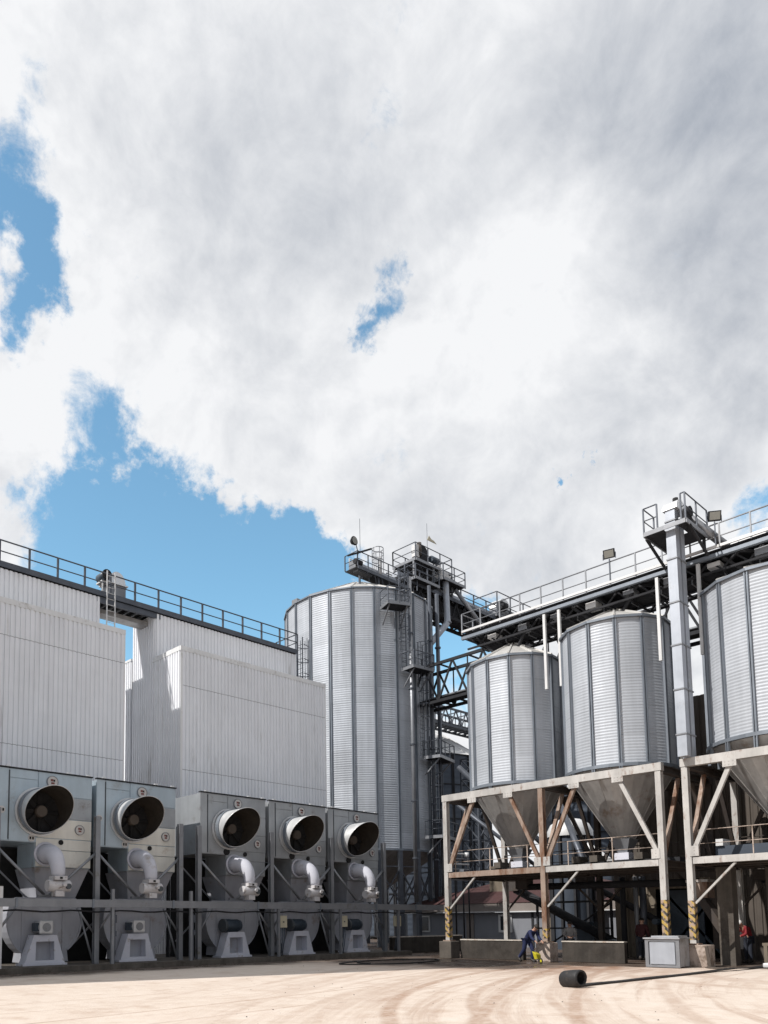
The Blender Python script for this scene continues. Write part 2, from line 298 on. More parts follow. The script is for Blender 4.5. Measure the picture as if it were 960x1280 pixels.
# ------------------------------------------------------------------ mesh helpers
UP = Vector((0, 0, 1))
class MB:
    def __init__(s): s.v = []; s.f = []; s.sm = []
    def add(s, vs, fs, smooth=False):
        o = len(s.v); s.v += [Vector(q) for q in vs]; s.f += [tuple(i+o for i in f) for f in fs]; s.sm += [smooth]*len(fs); return s
    def box(s, x0, x1, y0, y1, z0, z1):
        return s.add([(x, y, z) for x in (x0, x1) for y in (y0, y1) for z in (z0, z1)], [(0, 1, 3, 2), (4, 6, 7, 5), (0, 4, 5, 1), (2, 3, 7, 6), (0, 2, 6, 4), (1, 5, 7, 3)])
    def bar(s, p, q, w, h=None, up=UP):
        p, q = Vector(p), Vector(q); h = h or w; d = (q-p).normalized(); u = Vector(up)
        if abs(d.dot(u)) > .98: u = Vector((1, 0, 0))
        a = d.cross(u).normalized()*w/2; b = a.cross(d).normalized()*h/2
        return s.add([p-a-b, p+a-b, p+a+b, p-a+b, q-a-b, q+a-b, q+a+b, q-a+b], [(0, 1, 2, 3), (7, 6, 5, 4), (0, 4, 5, 1), (1, 5, 6, 2), (2, 6, 7, 3), (3, 7, 4, 0)])
    def ibeam(s, p, q, w, h, t=.03, up=UP):   # H section: h along up
        p, q = Vector(p), Vector(q); d = (q-p).normalized(); u = Vector(up)
        a = d.cross(u).normalized(); b = a.cross(d).normalized()
        s.bar(p+b*(h/2-t/2), q+b*(h/2-t/2), w, t, up); s.bar(p-b*(h/2-t/2), q-b*(h/2-t/2), w, t, up); s.bar(p, q, t*.7, h-2*t, up); return s
    def tube(s, p, q, r, n=10, r2=None, caps=True):
        return s.path([p, q], [r, r if r2 is None else r2], n, caps)
    def path(s, pts, rad, n=10, caps=True):
        pts = [Vector(p) for p in pts]
        if not isinstance(rad, (list, tuple)): rad = [rad]*len(pts)
        o = len(s.v); ref = None; fs = []
        for i, p in enumerate(pts):
            if i == 0: d = pts[1]-p
            elif i == len(pts)-1: d = p-pts[i-1]
            else: d = (pts[i+1]-p).normalized()+(p-pts[i-1]).normalized()
            d.normalize()
            if ref is None: ref = UP if abs(d.z) < .9 else Vector((1, 0, 0))
            a = d.cross(ref).normalized(); b = a.cross(d).normalized(); ref = b
            for k in range(n):
                t = 2*math.pi*k/n; s.v.append(p+(a*math.cos(t)+b*math.sin(t))*rad[i])
        for i in range(len(pts)-1):
            for k in range(n):
                fs.append((o+i*n+k, o+i*n+(k+1) % n, o+(i+1)*n+(k+1) % n, o+(i+1)*n+k))
        s.f += fs; s.sm += [True]*len(fs)
        if caps:
            s.f += [tuple(o+k for k in range(n))[::-1], tuple(o+(len(pts)-1)*n+k for k in range(n))]; s.sm += [False, False]
        return s
    def prism(s, pts, vec):
        n = len(pts); vec = Vector(vec); a = [Vector(p) for p in pts]
        return s.add(a+[p+vec for p in a], [tuple(range(n))[::-1], tuple(range(n, 2*n))]+[(i, (i+1) % n, n+(i+1) % n, n+i) for i in range(n)])
    def lathe(s, c, prof, n=24, smooth=True, axis='z', close=False):
        c = Vector(c); o = len(s.v); m = len(prof)
        for (r, z) in prof:
            for k in range(n):
                t = 2*math.pi*k/n; ca, sa = r*math.cos(t), r*math.sin(t)
                s.v.append(c+(Vector((ca, sa, z)) if axis == 'z' else Vector((ca, z, sa)) if axis == 'y' else Vector((z, ca, sa))))
        for i in range(m-1 if not close else m):
            j = (i+1) % m
            for k in range(n): s.f.append((o+i*n+k, o+i*n+(k+1) % n, o+j*n+(k+1) % n, o+j*n+k)); s.sm.append(smooth)
        return s
    def build(s, name, mat, parent=None, bevel=0, recalc=True):
        off = Vector((0, 0, 0)); q = parent
        while q is not None: off += q.location; q = q.parent
        if parent is None:
            xs = [v.x for v in s.v]; ys = [v.y for v in s.v]; zs = [v.z for v in s.v]
            off = Vector(((min(xs)+max(xs))/2, (min(ys)+max(ys))/2, min(zs)))
        me = bpy.data.meshes.new(name); me.from_pydata([v-off for v in s.v], [], s.f)
        if recalc:
            bm = bmesh.new(); bm.from_mesh(me); bmesh.ops.recalc_face_normals(bm, faces=bm.faces); bm.to_mesh(me); bm.free()
        for i, p in enumerate(me.polygons): p.use_smooth = s.sm[i]
        me.materials.append(mat); o = bpy.data.objects.new(name, me); COL.objects.link(o)
        if parent is None: o.location = off
        else: o.parent = parent
        if bevel:
            b = o.modifiers.new("bevel", 'BEVEL'); b.width = bevel; b.segments = 2; b.limit_method = 'ANGLE'
        return o
def tag(o, label, cat, group=None, kind=None):
    if label: o['label'] = label
    if cat: o['category'] = cat
    if group: o['group'] = group
    if kind: o['kind'] = kind
    return o
def thing(name, loc, label, cat, group=None):
    o = bpy.data.objects.new(name, None); COL.objects.link(o); o.location = loc; o.empty_display_size = .3
    return tag(o, label, cat, group)
def copy_tree(o, parent=None):
    kids = [c for c in bpy.data.objects if c.parent == o]
    c = o.copy(); COL.objects.link(c)
    if parent: c.parent = parent
    for k in kids: copy_tree(k, c)
    return c
def rail(par, pts, h=1.05, step=1.5, t=.05, mat=None, mids=(.5,), postw=None, first=True, last=True):
    mat = mat or m_rail; hb = MB()
    for i in range(len(pts)-1):
        p, q = Vector(pts[i]), Vector(pts[i+1])
        hb.tube(p+UP*h, q+UP*h, t/2, 6)
        for mm in mids: hb.tube(p+UP*h*mm, q+UP*h*mm, t*.4, 6)
        n = max(1, round((q-p).length/step))
        for k in range(n+1):
            if k == 0 and (i > 0 or not first): continue
            if k == n and i == len(pts)-2 and not last: continue
            pp = p+(q-p)*k/n
            MB().bar(pp, pp+UP*h, postw or t, postw or t).build('guard_post', mat, par)
    hb.build('handrail', mat, par)

def corrug(p0, p1, z0, z1, nrm, pitch=.225, depth=.055):
    """trapezoid sheet along p0-p1 (xy), outward normal nrm, as a mesh"""
    p0, p1 = Vector((*p0, 0)), Vector((*p1, 0)); d = (p1-p0); Ln = d.length; d.normalize(); nn = Vector((*nrm, 0)); mb = MB()
    n = max(1, round(Ln/pitch)); pt = Ln/n; prof = []
    for i in range(n):
        for (a, h) in ((0, 0), (.24, 0), (.34, 1), (.90, 1)): prof.append((i*pt+a*pt, h*depth))
    prof.append((Ln, 0)); vs = []
    for (a, h) in prof:
        q = p0+d*a+nn*h; vs += [q+UP*z0, q+UP*z1]
    fs = [(2*i, 2*i+2, 2*i+3, 2*i+1) for i in range(len(prof)-1)]
    return mb.add(vs, fs)

# ------------------------------------------------------------------ ground
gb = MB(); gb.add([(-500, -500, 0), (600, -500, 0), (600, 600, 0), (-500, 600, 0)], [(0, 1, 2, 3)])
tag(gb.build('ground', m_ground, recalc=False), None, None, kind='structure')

# ------------------------------------------------------------------ left buildings
def hall(name, label, x0, x1, z_low, z_up, xs_step, left_side=True, right_side=True):
    """sheet clad hall: lower front block, set back upper block, rear wing"""
    Y0, Y1, Y2 = 32.5, 34.95, (39.0 if x0 < 10 else 37.15)
    t = thing(name, ((x0+x1)/2, Y0, 0), label, 'building', 'white sheet clad dryer buildings')
    corrug((x0, Y0), (x1, Y0), 0, z_low-.2, (0, -1)).build('front_wall', m_clad, t)
    corrug((x0, Y1), (x1, Y1), z_low, z_up-.05, (0, -1)).build('upper_wall', m_clad, t)
    for xx, s_, nm in ((x0, -1, 'side_wall'), (x1, 1, 'side_wall')):
        corrug((xx, Y0), (xx, Y1), 0, z_low-.2, (s_, 0)).build(nm, m_clad, t)
        corrug((xx, Y1+.005), (xx, Y2), 0, z_up-.05, (s_, 0)).build(nm, m_clad, t)
    b = MB().box(x0-.06, x1+.06, Y0-.07, Y0+.05, z_low-.26, z_low-.02)
    b.box(x0-.07, x0+.05, Y0+.051, Y1+.1, z_low-.26, z_low-.02); b.box(x1-.05, x1+.07, Y0+.051, Y1+.1, z_low-.26, z_low-.02)
    b.build('cap_flashing', m_cladtrim, t)
    MB().box(x0-.055, x0+.09, Y0-.05, Y0-.036, 0, z_low-.262).build('corner_trim', m_cladtrim, t)
    MB().box(x1-.09, x1+.055, Y0-.05, Y0-.036, 0, z_low-.262).build('corner_trim', m_cladtrim, t)
    MB().box(x0+.06, x1-.06, Y0+.06, Y1, z_low-.15, z_low-.04).build('lower_roof', m_roof, t)
    MB().box(x0, x1, Y1+.06, Y2+.1, z_up-.12, z_up).build('roof', m_dark, t)
    corrug((x0, Y2), (x1, Y2), 0, z_up-.15, (0, 1)).build('rear_wall', m_clad, t)
    # horizontal sheet laps
    for z in (4.9, 9.3, 13.6 if x0 > 10 else 14.0):
        corrug((x0, Y0-.004), (x1, Y0-.004), z, z+.022, (0, -1)).build('sheet_lap', m_steel, t)
    MB().box(x0, x1, Y1-.075, Y1-.056, z_low+.05, z_low+.12).build('apron_flashing', m_cladtrim, t)
    return t
hall('sheet_clad_building', 'white corrugated building at the far left edge with tall flat front', 4.0, 18.56, 15.66, 18.1, 0)
B2 = hall('sheet_clad_building', 'white corrugated building beside the tallest silo with shaded left side wall', 21.82, 31.9, 15.66, 18.1, 0)
rw = thing('rear_wing', (25, 39, 0), 'narrow pale corrugated wing behind the second white building', 'building')
for a in (((22.0, 37.6), (22.0, 41.2), (-1, 0)), ((22.0, 41.2), (31, 41.2), (0, 1))): corrug(a[0], a[1], 0, 16.2, a[2]).build('side_wall', m_clad, rw)
MB().box(21.93, 31, 37.6, 41.25, 16.2, 16.32).build('roof', m_cladtrim, rw)

wk = thing('roof_walkway', (18, 35.6, 18.1), 'dark steel walkway with railing running along both white building roofs', 'walkway')
MB().box(2, 31.95, 34.86, 36.9, 18.16, 18.24).build('deck', m_dark, wk)
mb = MB(); mb.box(2, 31.95, 34.80, 34.86, 18.10, 18.36); mb.box(18.4, 22.2, 34.9, 35.05, 17.8, 18.08); mb.box(18.4, 22.2, 36.5, 36.7, 17.8, 18.08); mb.build('edge_channel', m_rail, wk)
mb = MB()
for i in range(7): mb.box(18.75+i*.45, 18.85+i*.45, 35.1, 36.45, 18.02, 18.12)
mb.build('cross_joist', m_steel, wk)
rail(wk, [(2, 34.83, 18.3), (31.9, 34.83, 18.3), (31.9, 36.8, 18.3)], 1.05, 1.45, .07, postw=.085)
MB().box(18.4, 22.4, 35.6, 36.3, 17.55, 17.78).build('conveyor_box', m_cone, wk)
ct = MB(); ct.box(2, 31.5, 36.2, 36.7, 18.25, 18.55); ct.build('cable_tray', m_dark, wk)

# elevator head on the roof walkway
eh = thing('conveyor_drive', (19.6, 36, 18.25), 'round topped conveyor drive head standing on the left roof walkway', 'conveyor head')
mb = MB(); mb.box(19.35, 20.35, 35.5, 36.3, 18.25, 19.25)
mb.build('casing', m_steel, eh)
MB().box(19.25, 20.45, 35.42, 36.38, 19.253, 19.33).build('casing_flange', m_cowl, eh)
mb = MB(); mb.prism([(19.38+.48+.48*math.cos(a), 35.5, 19.34+.62*math.sin(a)) for a in [math.pi*i/14 for i in range(15)]], (0, .8, 0)); mb.build('hood', m_cowl, eh)
MB().tube((19.15, 35.35, 19.55), (19.15, 36.1, 19.55), .24, 16).build('motor', m_motor, eh)
MB().tube((19.15, 35.28, 19.55), (19.15, 35.345, 19.55), .27, 16).build('fan_cover', m_black, eh)
mb = MB(); mb.box(18.95, 19.34, 35.5, 36.1, 19.2, 19.28); mb.bar((19.0, 35.5, 18.25), (19.0, 35.5, 19.2), .06); mb.bar((19.25, 35.5, 18.25), (19.25, 35.5, 19.2), .06); mb.build('motor_bracket', m_palecap, eh)

def ladder(name, p, z0, z1, dirv, label, w=.45, cage=True, mat=None, group=None, step=.3):
    """vertical ladder at p=(x,y); dirv = outward unit direction of the cage"""
    mat = mat or m_rail; t = thing(name, (p[0], p[1], z0), label, 'ladder', group); d = Vector((*dirv, 0)).normalized(); a = UP.cross(d); P_ = Vector((p[0], p[1], 0))
    for s_ in (-1, 1): MB().bar(P_+a*s_*w/2+UP*z0, P_+a*s_*w/2+UP*z1, .05, .05).build('stile', mat, t)
    mb = MB(); n = int((z1-z0)/step)
    for i in range(n): z = z0+(i+.5)*step; mb.tube(P_+a*w/2+UP*z, P_-a*w/2+UP*z, .016, 5)
    mb.build('rungs', mat, t)
    if cage:
        mb = MB(); z = z0+1.0
        while z < z1:
            pts = [P_+a*(w*.75*math.cos(q))+d*(.0+.7*math.sin(q))+UP*z for q in [math.pi*i/10 for i in range(11)]]
            for i in range(10): mb.bar(pts[i], pts[i+1], .012, .05)
            z += .9
        for q in (.15, .32, .5, .68, .85):
            v = P_+a*(w*.75*math.cos(math.pi*q))+d*.7*math.sin(math.pi*q); mb.bar(v+UP*(z0+1), v+UP*z1, .045, .012, d)
        mb.build('safety_cage', mat, t)
    return t
ladder('access_ladder', (19.0, 34.6), 15.7, 19.4, (0, -1), 'pale ladder in the gap between the two white buildings', cage=False, mat=m_palecap)
ladder('access_ladder', (32.2, 34.9), 15.0, 19.2, (1, 0), 'thin ladder at the right end of the roof walkway', cage=True)

# ------------------------------------------------------------------ dryer fan units
kb = MB().box(3, 31.6, 26.05, 33, 0, .2); tag(kb.build('concrete_kerb', m_conc), 'dark stained concrete kerb running under the row of fan units', 'kerb')

def fan_unit(kind):
    t = thing('dryer_fan_unit', (0, 0, 0), 'x', 'fan unit', 'dryer fan units in a row')
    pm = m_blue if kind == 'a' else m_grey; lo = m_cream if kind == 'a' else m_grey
    hb = MB(); hb.box(0, 3.62, .03, 2.2, 4.63, 7.22); hb.build('housing', m_dark if kind == 'x' else pm, t)
    MB().box(1.40, 3.6, .06, 1.6, 3.75, 4.627).build('lower_housing', pm, t)
    MB().tube((1.8, 2.2, 5.9), (1.8, 5.0, 5.9), 1.25, 28).build('air_drum', m_bluesteel, t)
    def panel(x0, x1, z0, z1, m, y=0.0): MB().box(x0, x1, y, y+.028, z0, z1).build('panel', m, t, bevel=.008)
    panel(.0, .36, 4.65, 7.25, pm); panel(.40, 1.44, 4.65, 6.9, pm); panel(.40, 1.44, 6.93, 7.25, pm)
    panel(1.48, 3.62, 6.42, 7.25, pm); panel(1.48, 3.62, 5.58, 6.39, m_grey if kind == 'a' else pm)
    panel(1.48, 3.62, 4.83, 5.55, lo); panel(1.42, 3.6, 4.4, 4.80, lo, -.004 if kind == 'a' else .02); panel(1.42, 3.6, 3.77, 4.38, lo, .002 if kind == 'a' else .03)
    MB().box(.362, .398, -.02, .027, 4.70, 7.18).build('hinge_strip', m_seam, t)
    tb = MB().box(-.02, 3.64, -.05, .12, 7.255, 7.30); tb.build('top_trim', m_dark, t)
    lb = MB()
    for x in (.25, 2.6, 3.4): lb.box(x, x+.14, -.03, .08, 7.303, 7.36)
    lb.build('lifting_lug', m_cowl, t)
    # cowl : obliquely cut cylinder
    C_ = Vector((1.48, 0, 5.75)); rr = .80; n = 40
    def P(k): a = 2*math.pi*k/n; return .95+.50*math.sin(a)+.20*math.cos(a)
    mb = MB(); vo = []; vi = []
    for ring in range(6):
        for k in range(n):
            a = 2*math.pi*k/n; y = -P(k)*ring/5; vo.append(C_+Vector((rr*math.cos(a), y, rr*math.sin(a))))
    mb.add(vo, [(i*n+k, i*n+(k+1) % n, (i+1)*n+(k+1) % n, (i+1)*n+k) for i in range(5) for k in range(n)], True)
    ri = rr-.025; vi = []
    for yy in (1, 0):
        for k in range(n):
            a = 2*math.pi*k/n; vi.append(C_+Vector((ri*math.cos(a), -P(k) if yy else .1, ri*math.sin(a))))
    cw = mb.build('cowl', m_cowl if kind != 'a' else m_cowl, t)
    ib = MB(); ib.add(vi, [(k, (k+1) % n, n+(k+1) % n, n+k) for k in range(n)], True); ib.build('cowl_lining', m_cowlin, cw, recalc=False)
    lip = MB(); lp = [C_+Vector((rr*math.cos(2*math.pi*k/n), -P(k), rr*math.sin(2*math.pi*k/n))) for k in range(n)]
    for k in range(n): lip.tube(lp[k], lp[(k+1) % n], .012, 5, caps=False)
    lip.build('cowl_lip', m_cowl, cw)
    fl = MB(); fl.lathe(C_, [(.80, -.02), (.90, -.02), (.90, -.09), (.83, -.09)], n, False, 'y', True); fl.build('flange', m_cowl, t)
    fl = MB(); fl.lathe(C_, [(.80, -.20), (.84, -.20), (.84, -.40), (.805, -.40)], n, False, 'y', True); fl.build('flange', m_stiff, t)
    # inside: throat, hub and blades coloured near black for the shade of depth
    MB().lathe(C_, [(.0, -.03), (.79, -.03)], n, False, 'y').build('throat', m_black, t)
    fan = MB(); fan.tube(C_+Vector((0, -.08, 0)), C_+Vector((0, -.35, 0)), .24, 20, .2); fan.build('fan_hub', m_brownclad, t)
    bl = MB()
    for k in range(8):
        a = 2*math.pi*k/8; ca, sa = math.cos(a), math.sin(a); p = C_+Vector((ca*.22, -.12, sa*.22)); q = C_+Vector((ca*.73, -.12, sa*.73))
        bl.bar(p, q, .16, .02, Vector((-sa*.5, -.8, ca*.5)))
    bl.build('fan_blade', m_black, t)
    # badges
    def badge(x, z, r, mk_=True):
        g = MB(); g.lathe((x, 0, z), [(0, -.045), (r, -.045), (r, 0)], 20, False, 'y'); bo = g.build('badge', m_badge, t)
        g = MB(); g.lathe((x, 0, z), [(r, -.06), (r*1.12, -.06), (r*1.12, 0), (r, 0)], 20, False, 'y', True); g.build('badge_ring', m_steel, bo)
        if mk_:
            g = MB(); g.box(x-r*.4, x+r*.1, -.055, -.046, z+r*.08, z+r*.5); g.box(x-r*.3, x+r*.35, -.055, -.046, z-r*.45, z-r*.1); g.build('badge_mark', m_red, bo)
            g = MB(); g.box(x+r*.15, x+r*.45, -.055, -.046, z+r*.05, z+r*.45); g.build('badge_mark', m_black, bo)
    badge(2.0, 6.92, .20); badge(3.12, 5.2, .17)
    if kind == 'a':
        for (x, z) in ((.12, 5.73), (1.24, 4.78)):
            g = MB(); g.lathe((x, 0, z), [(0, -.03), (.13, -.03), (.13, 0)], 16, False, 'y'); bo = g.build('twin_port', m_badge, t)
            g = MB(); g.box(x-.08, x-.02, -.04, -.031, z-.05, z+.05); g.box(x+.02, x+.08, -.04, -.031, z-.05, z+.05); g.build('port_hole', m_black, bo)
        MB().lathe((2.38, 0, 4.69), [(0, -.035), (.095, -.035), (.095, 0)], 16, False, 'y').build('port_hole', m_black, t)
    else:
        MB().lathe((1.38, 0, 4.76), [(0, -.06), (.15, -.06), (.15, 0)], 16, False, 'y').build('port_hole', m_black, t)
        MB().lathe((2.42, 0, 4.70), [(0, -.035), (.10, -.035), (.10, 0)], 16, False, 'y').build('port_hole', m_black, t)
    # elbow
    ex, ez = 1.78, 4.22; pts = []; rad = []
    for i in range(13):
        a = math.pi/2*i/12; pts.append((ex, -.35-.75*math.sin(a), ez-.75+.75*math.cos(a))); rad.append(.35-.11*i/12)
    e = MB().path([(ex, .0, ez)]+pts+[(ex, -1.10, 3.36)], [.37]+rad+[.22], 20); e.build('elbow_pipe', m_elbow, t)
    MB().lathe((ex, -.02, ez), [(.37, 0), (.45, 0), (.45, -.05), (.37, -.05)], 20, False, 'y', True).build('elbow_flange', m_elbow, t)
    vb = MB(); vb.box(ex-.24, ex+.24, -1.36, -.86, 3.22, 3.36); vb.tube((ex-.42, -1.12, 3.02), (ex+.42, -1.12, 3.02), .21, 16)
    vb.box(ex-.17, ex+.17, -1.29, -.95, 2.64, 2.84); vb.tube((ex+.1, -1.30, 3.05), (ex+.1, -1.48, 3.05), .075, 10)
    v = vb.build('valve', m_valve, t, bevel=.012)
    MB().box(ex-.05, ex+.05, -1.372, -1.361, 3.25, 3.33).build('valve_dial', m_black, v)
    MB().tube((ex+.28, -1.30, 3.0), (ex+.28, -1.40, 3.0), .10, 12).build('valve_handwheel', m_seam, v)
    # hopper
    hp = MB(); zt, zb = 3.745, 2.2
    A = [(1.45, .15, zt), (3.6, .15, zt), (3.6, 1.9, zt), (1.45, 1.9, zt)]; Bq = [(1.75, .55, zb), (3.05, .55, zb), (3.05, 1.5, zb), (1.75, 1.5, zb)]
    hp.add(A+Bq, [(0, 1, 2, 3), (7, 6, 5, 4)]+[(i, (i+1) % 4, 4+(i+1) % 4, 4+i) for i in range(4)]); hp.build('hopper', m_casing, t)
    # volute
    vp = []; cx_, cz = 2.05, 1.80
    for i in range(33):
        a = R(-52+(284)*i/32); r_ = 1.40+.07*math.sin(a*.5); vp.append((cx_+r_*math.cos(a), .38, cz+r_*math.sin(a)*1.0))
    vp = [p for p in vp if p[2] > .32]; vp = [(p[0], p[1], min(p[2], 2.62)) for p in vp]
    pol = vp+[(1.1, .38, .28), (2.95, .38, .28)]
    vb = MB().prism(pol, (0, .75, 0)); vo_ = vb.build('fan_casing', m_casing, t, bevel=.02)
    rb = MB()
    for i in range(len(vp)-1):
        if (Vector(vp[i])-Vector(vp[i+1])).length < .5: rb.bar(Vector(vp[i])+Vector((0, -.005, 0)), Vector(vp[i+1])+Vector((0, -.005, 0)), .06, .05, Vector((0, 1, 0)))
    rb.box(cx_-.95, cx_-.92, .355, .378, .5, 2.55); rb.box(cx_+.62, cx_+.65, .355, .378, .5, 2.55); rb.box(cx_-1.2, cx_+1.2, .36, .377, 2.12, 2.15)
    rb.build('casing_rib', m_casing, vo_)
    # motor
    if kind == 'a':
        g = MB(); g.tube((1.72, .37, 1.56), (1.72, -.32, 1.56), .23, 20); mo = g.build('motor', m_motorg, t)
        g = MB(); g.box(1.46, 1.98, -.40, -.30, 1.32, 1.80); g.build('motor_cover', m_motorg, mo, bevel=.09)
        MB().lathe((1.72, -.40, 1.56), [(0, -.012), (.16, -.012), (.16, 0)], 20, False, 'y').build('motor_grille', m_steel, mo)
        MB().box(1.42, 1.52, -.2, .2, 1.42, 1.72).build('terminal_box', m_motor, mo)
    else:
        g = MB(); g.tube((1.62, .37, 1.58), (1.62, .1, 1.58), .26, 20); g.tube((1.25, -.05, 1.56), (2.05, -.05, 1.56), .24, 20)
        for i in range(9): g.tube((1.35+i*.07, -.05, 1.56), (1.37+i*.07, -.05, 1.56), .27, 20)
        mo = g.build('motor', m_motor, t)
        MB().tube((1.12, -.05, 1.56), (1.24, -.05, 1.56), .29, 20).build('motor_cover', m_seam, mo)
        MB().tube((2.052, -.05, 1.56), (2.09, -.05, 1.56), .16, 16).build('motor_grille', m_rail, mo)
    # motor stand with a window
    o = [(1.0, .28), (2.52, .28), (2.20, 1.28), (1.33, 1.28)]; i_ = [(1.40, .38), (2.12, .38), (2.10, 1.05), (1.41, 1.05)]
    yv = -.22; vs = [(x, yv, z) for x, z in o]+[(x, yv, z) for x, z in i_]+[(x, yv+.5, z) for x, z in o]+[(x, yv+.5, z) for x, z in i_]
    fs = []
    for k in range(4):
        j = (k+1) % 4; fs += [(k, j, 4+j, 4+k), (8+k, 12+k, 12+j, 8+j), (k, 8+k, 8+j, j), (4+k, 4+j, 12+j, 12+k)]
    st = MB().add(vs, fs); so_ = st.build('motor_stand', m_stand, t)
    MB().box(1.38, 2.14, yv+.35, yv+.37, .36, 1.07).build('stand_panel', m_casing, so_)
    MB().box(.92, 2.6, -.26, .36, .2, .277).build('stand_base', m_stand, so_)
    # black sheet behind, put in for the deep shade under the housing
    MB().box(.05, 3.4, 2.3, 2.34, .2, 4.6).build('shade_backing', m_black, t)
    return t
UL = [10.72, 14.54, 19.42, 23.25, 27.05]
ulab = ['fan unit farthest left, blue grey and cream, cut off by the photo edge',
        'second fan unit from the left, blue grey and cream, beside the gap',
        'all grey fan unit just right of the open gap below the second white building',
        'all grey fan unit between the other two grey fan units',
        'all grey fan unit at the right end of the row beside the tallest silo']
ua = fan_unit('a'); ub = fan_unit('b')
ulist = [ua, copy_tree(ua), ub, copy_tree(ub), copy_tree(ub)]
for o, x, lb_ in zip(ulist, UL, ulab): o.location = (x, 27.4, 0); o['label'] = lb_

# support frames in front of the units
sf = thing('support_frame', (20, 26.9, .2), 'grey steel posts and diagonal braces standing before the fan units', 'frame')
for x in (10.5, 14.32, 18.06, 18.98, 22.93, 26.72, 30.5):
    MB().ibeam((x, 26.9, .2), (x, 26.9, 5.72), .19, .19, .035, Vector((0, 1, 0))).build('post', m_steel, sf)
for (xa, xb) in ((10.5, 14.32), (14.32, 18.06), (18.98, 22.93), (22.93, 26.72), (26.72, 30.5)):
    xc = xa+(xb-xa)*.49
    for q in (xa+.08, xb-.08): MB().tube((q, 26.9, 4.28), (xc+(.1 if q > xc else -.1), 26.9, 2.72), .055, 8).build('brace', m_steel, sf)
    for q, s_ in ((xa, 1), (xb, -1)): MB().tube((q+s_*.08, 26.95, 1.35), (q+s_*.75, 26.95, 2.25), .045, 8).build('brace', m_steel, sf)
    MB().tube((xb-.05, 27.0, .25), (xb-.55, 27.2, 2.2), .04, 8).build('brace', m_steel, sf)
    MB().bar((xc-.35, 26.9, 2.68), (xc+.35, 26.9, 2.68), .12, .08).build('gusset', m_steel, sf)
# rear lattice bracing under housings
rl = thing('rear_lattice', (20, 29.9, .2), 'thin dark crossed braces seen behind the fan unit posts', 'frame')
for x in (10.6, 14.4, 18.1, 19.2, 23.1, 26.9, 30.6):
    MB().bar((x, 29.5, .2), (x, 29.5, 4.6), .12).build('post', m_dark, rl)
for (xa, xb) in ((10.6, 14.4), (14.4, 18.1), (19.2, 23.1), (23.1, 26.9), (26.9, 30.6)):
    for (p, q) in ((xa, xb), (xb, xa)): MB().bar((p, 28.9, 4.4), (q, 28.9, .9), .06).build('brace', m_steel, rl)

pr = thing('pipe_rack', (20, 26.2, 0), 'long low horizontal steel beam on posts crossing before the fan units', 'pipe rack')
mb = MB(); mb.box(6, 34.4, 26.12, 26.28, 2.27, 2.55); mb.build('beam', m_steel, pr)
for x in (10.9, 13.75, 17.2, 21.5, 25.2, 29.0, 32.0): MB().box(x, x+.08, 26.09, 26.115, 2.25, 2.57).build('joint_strap', m_stiff, pr)
for i, x in enumerate((10.42, 14.62, 18.12, 22.75, 26.6, 30.75)):
    MB().bar((x, 26.2, 0), (x, 26.2, 2.95 if i < 3 else 2.268), .11).build('post', m_steel if i else m_palecap, pr)
mb = MB(); mb.path([(x, 26.33, 2.13+.03*math.sin(x*3)) for x in [6+i*.5 for i in range(57)]], .035, 6); mb.build('cable_run', m_dark, pr)
for i, x in enumerate((23.2, 27.05, 30.95)):
    jt = thing('junction_box', (x, 26.45, 1.2), ['cream junction box on the first grey frame post right of the gap', 'cream junction box between the two rightmost fan units', 'cream junction box at the right end of the pipe rack'][i], 'junction box', 'cream junction boxes on the posts')
    MB().box(x-.2, x+.2, 26.36, 26.55, 1.45, 1.98).build('box', m_jbox, jt, bevel=.015)
    MB().box(x-.05, x+.02, 26.345, 26.36, 1.67, 1.73).build('latch', m_seam, jt)
    cb = MB()
    for dx in (-.1, 0, .1): cb.path([(x+dx, 26.45, 1.45), (x+dx+.02, 26.46, 1.0), (x+dx-.03, 26.5, .5), (x+dx, 26.6, .2)], .022, 6)
    cb.build('cable', m_motor, jt)
for i, x in enumerate((14.75, 18.3)):
    tt = MB(); tt.box(x-.02, x+.12, 26.3, 26.5, 1.7, 2.0); tt.box(x, x+.1, 26.28, 26.42, 1.2, 1.4); tt.bar((x+.05, 26.4, .2), (x+.05, 26.4, 2.2), .07)
    tag(tt.build('cable_duct', m_rail), ['thin cable duct beside the rack post right of the leftmost fan unit', 'thin cable duct beside the rack post at the open gap'][i], 'cable duct', 'cable ducts on rack posts')

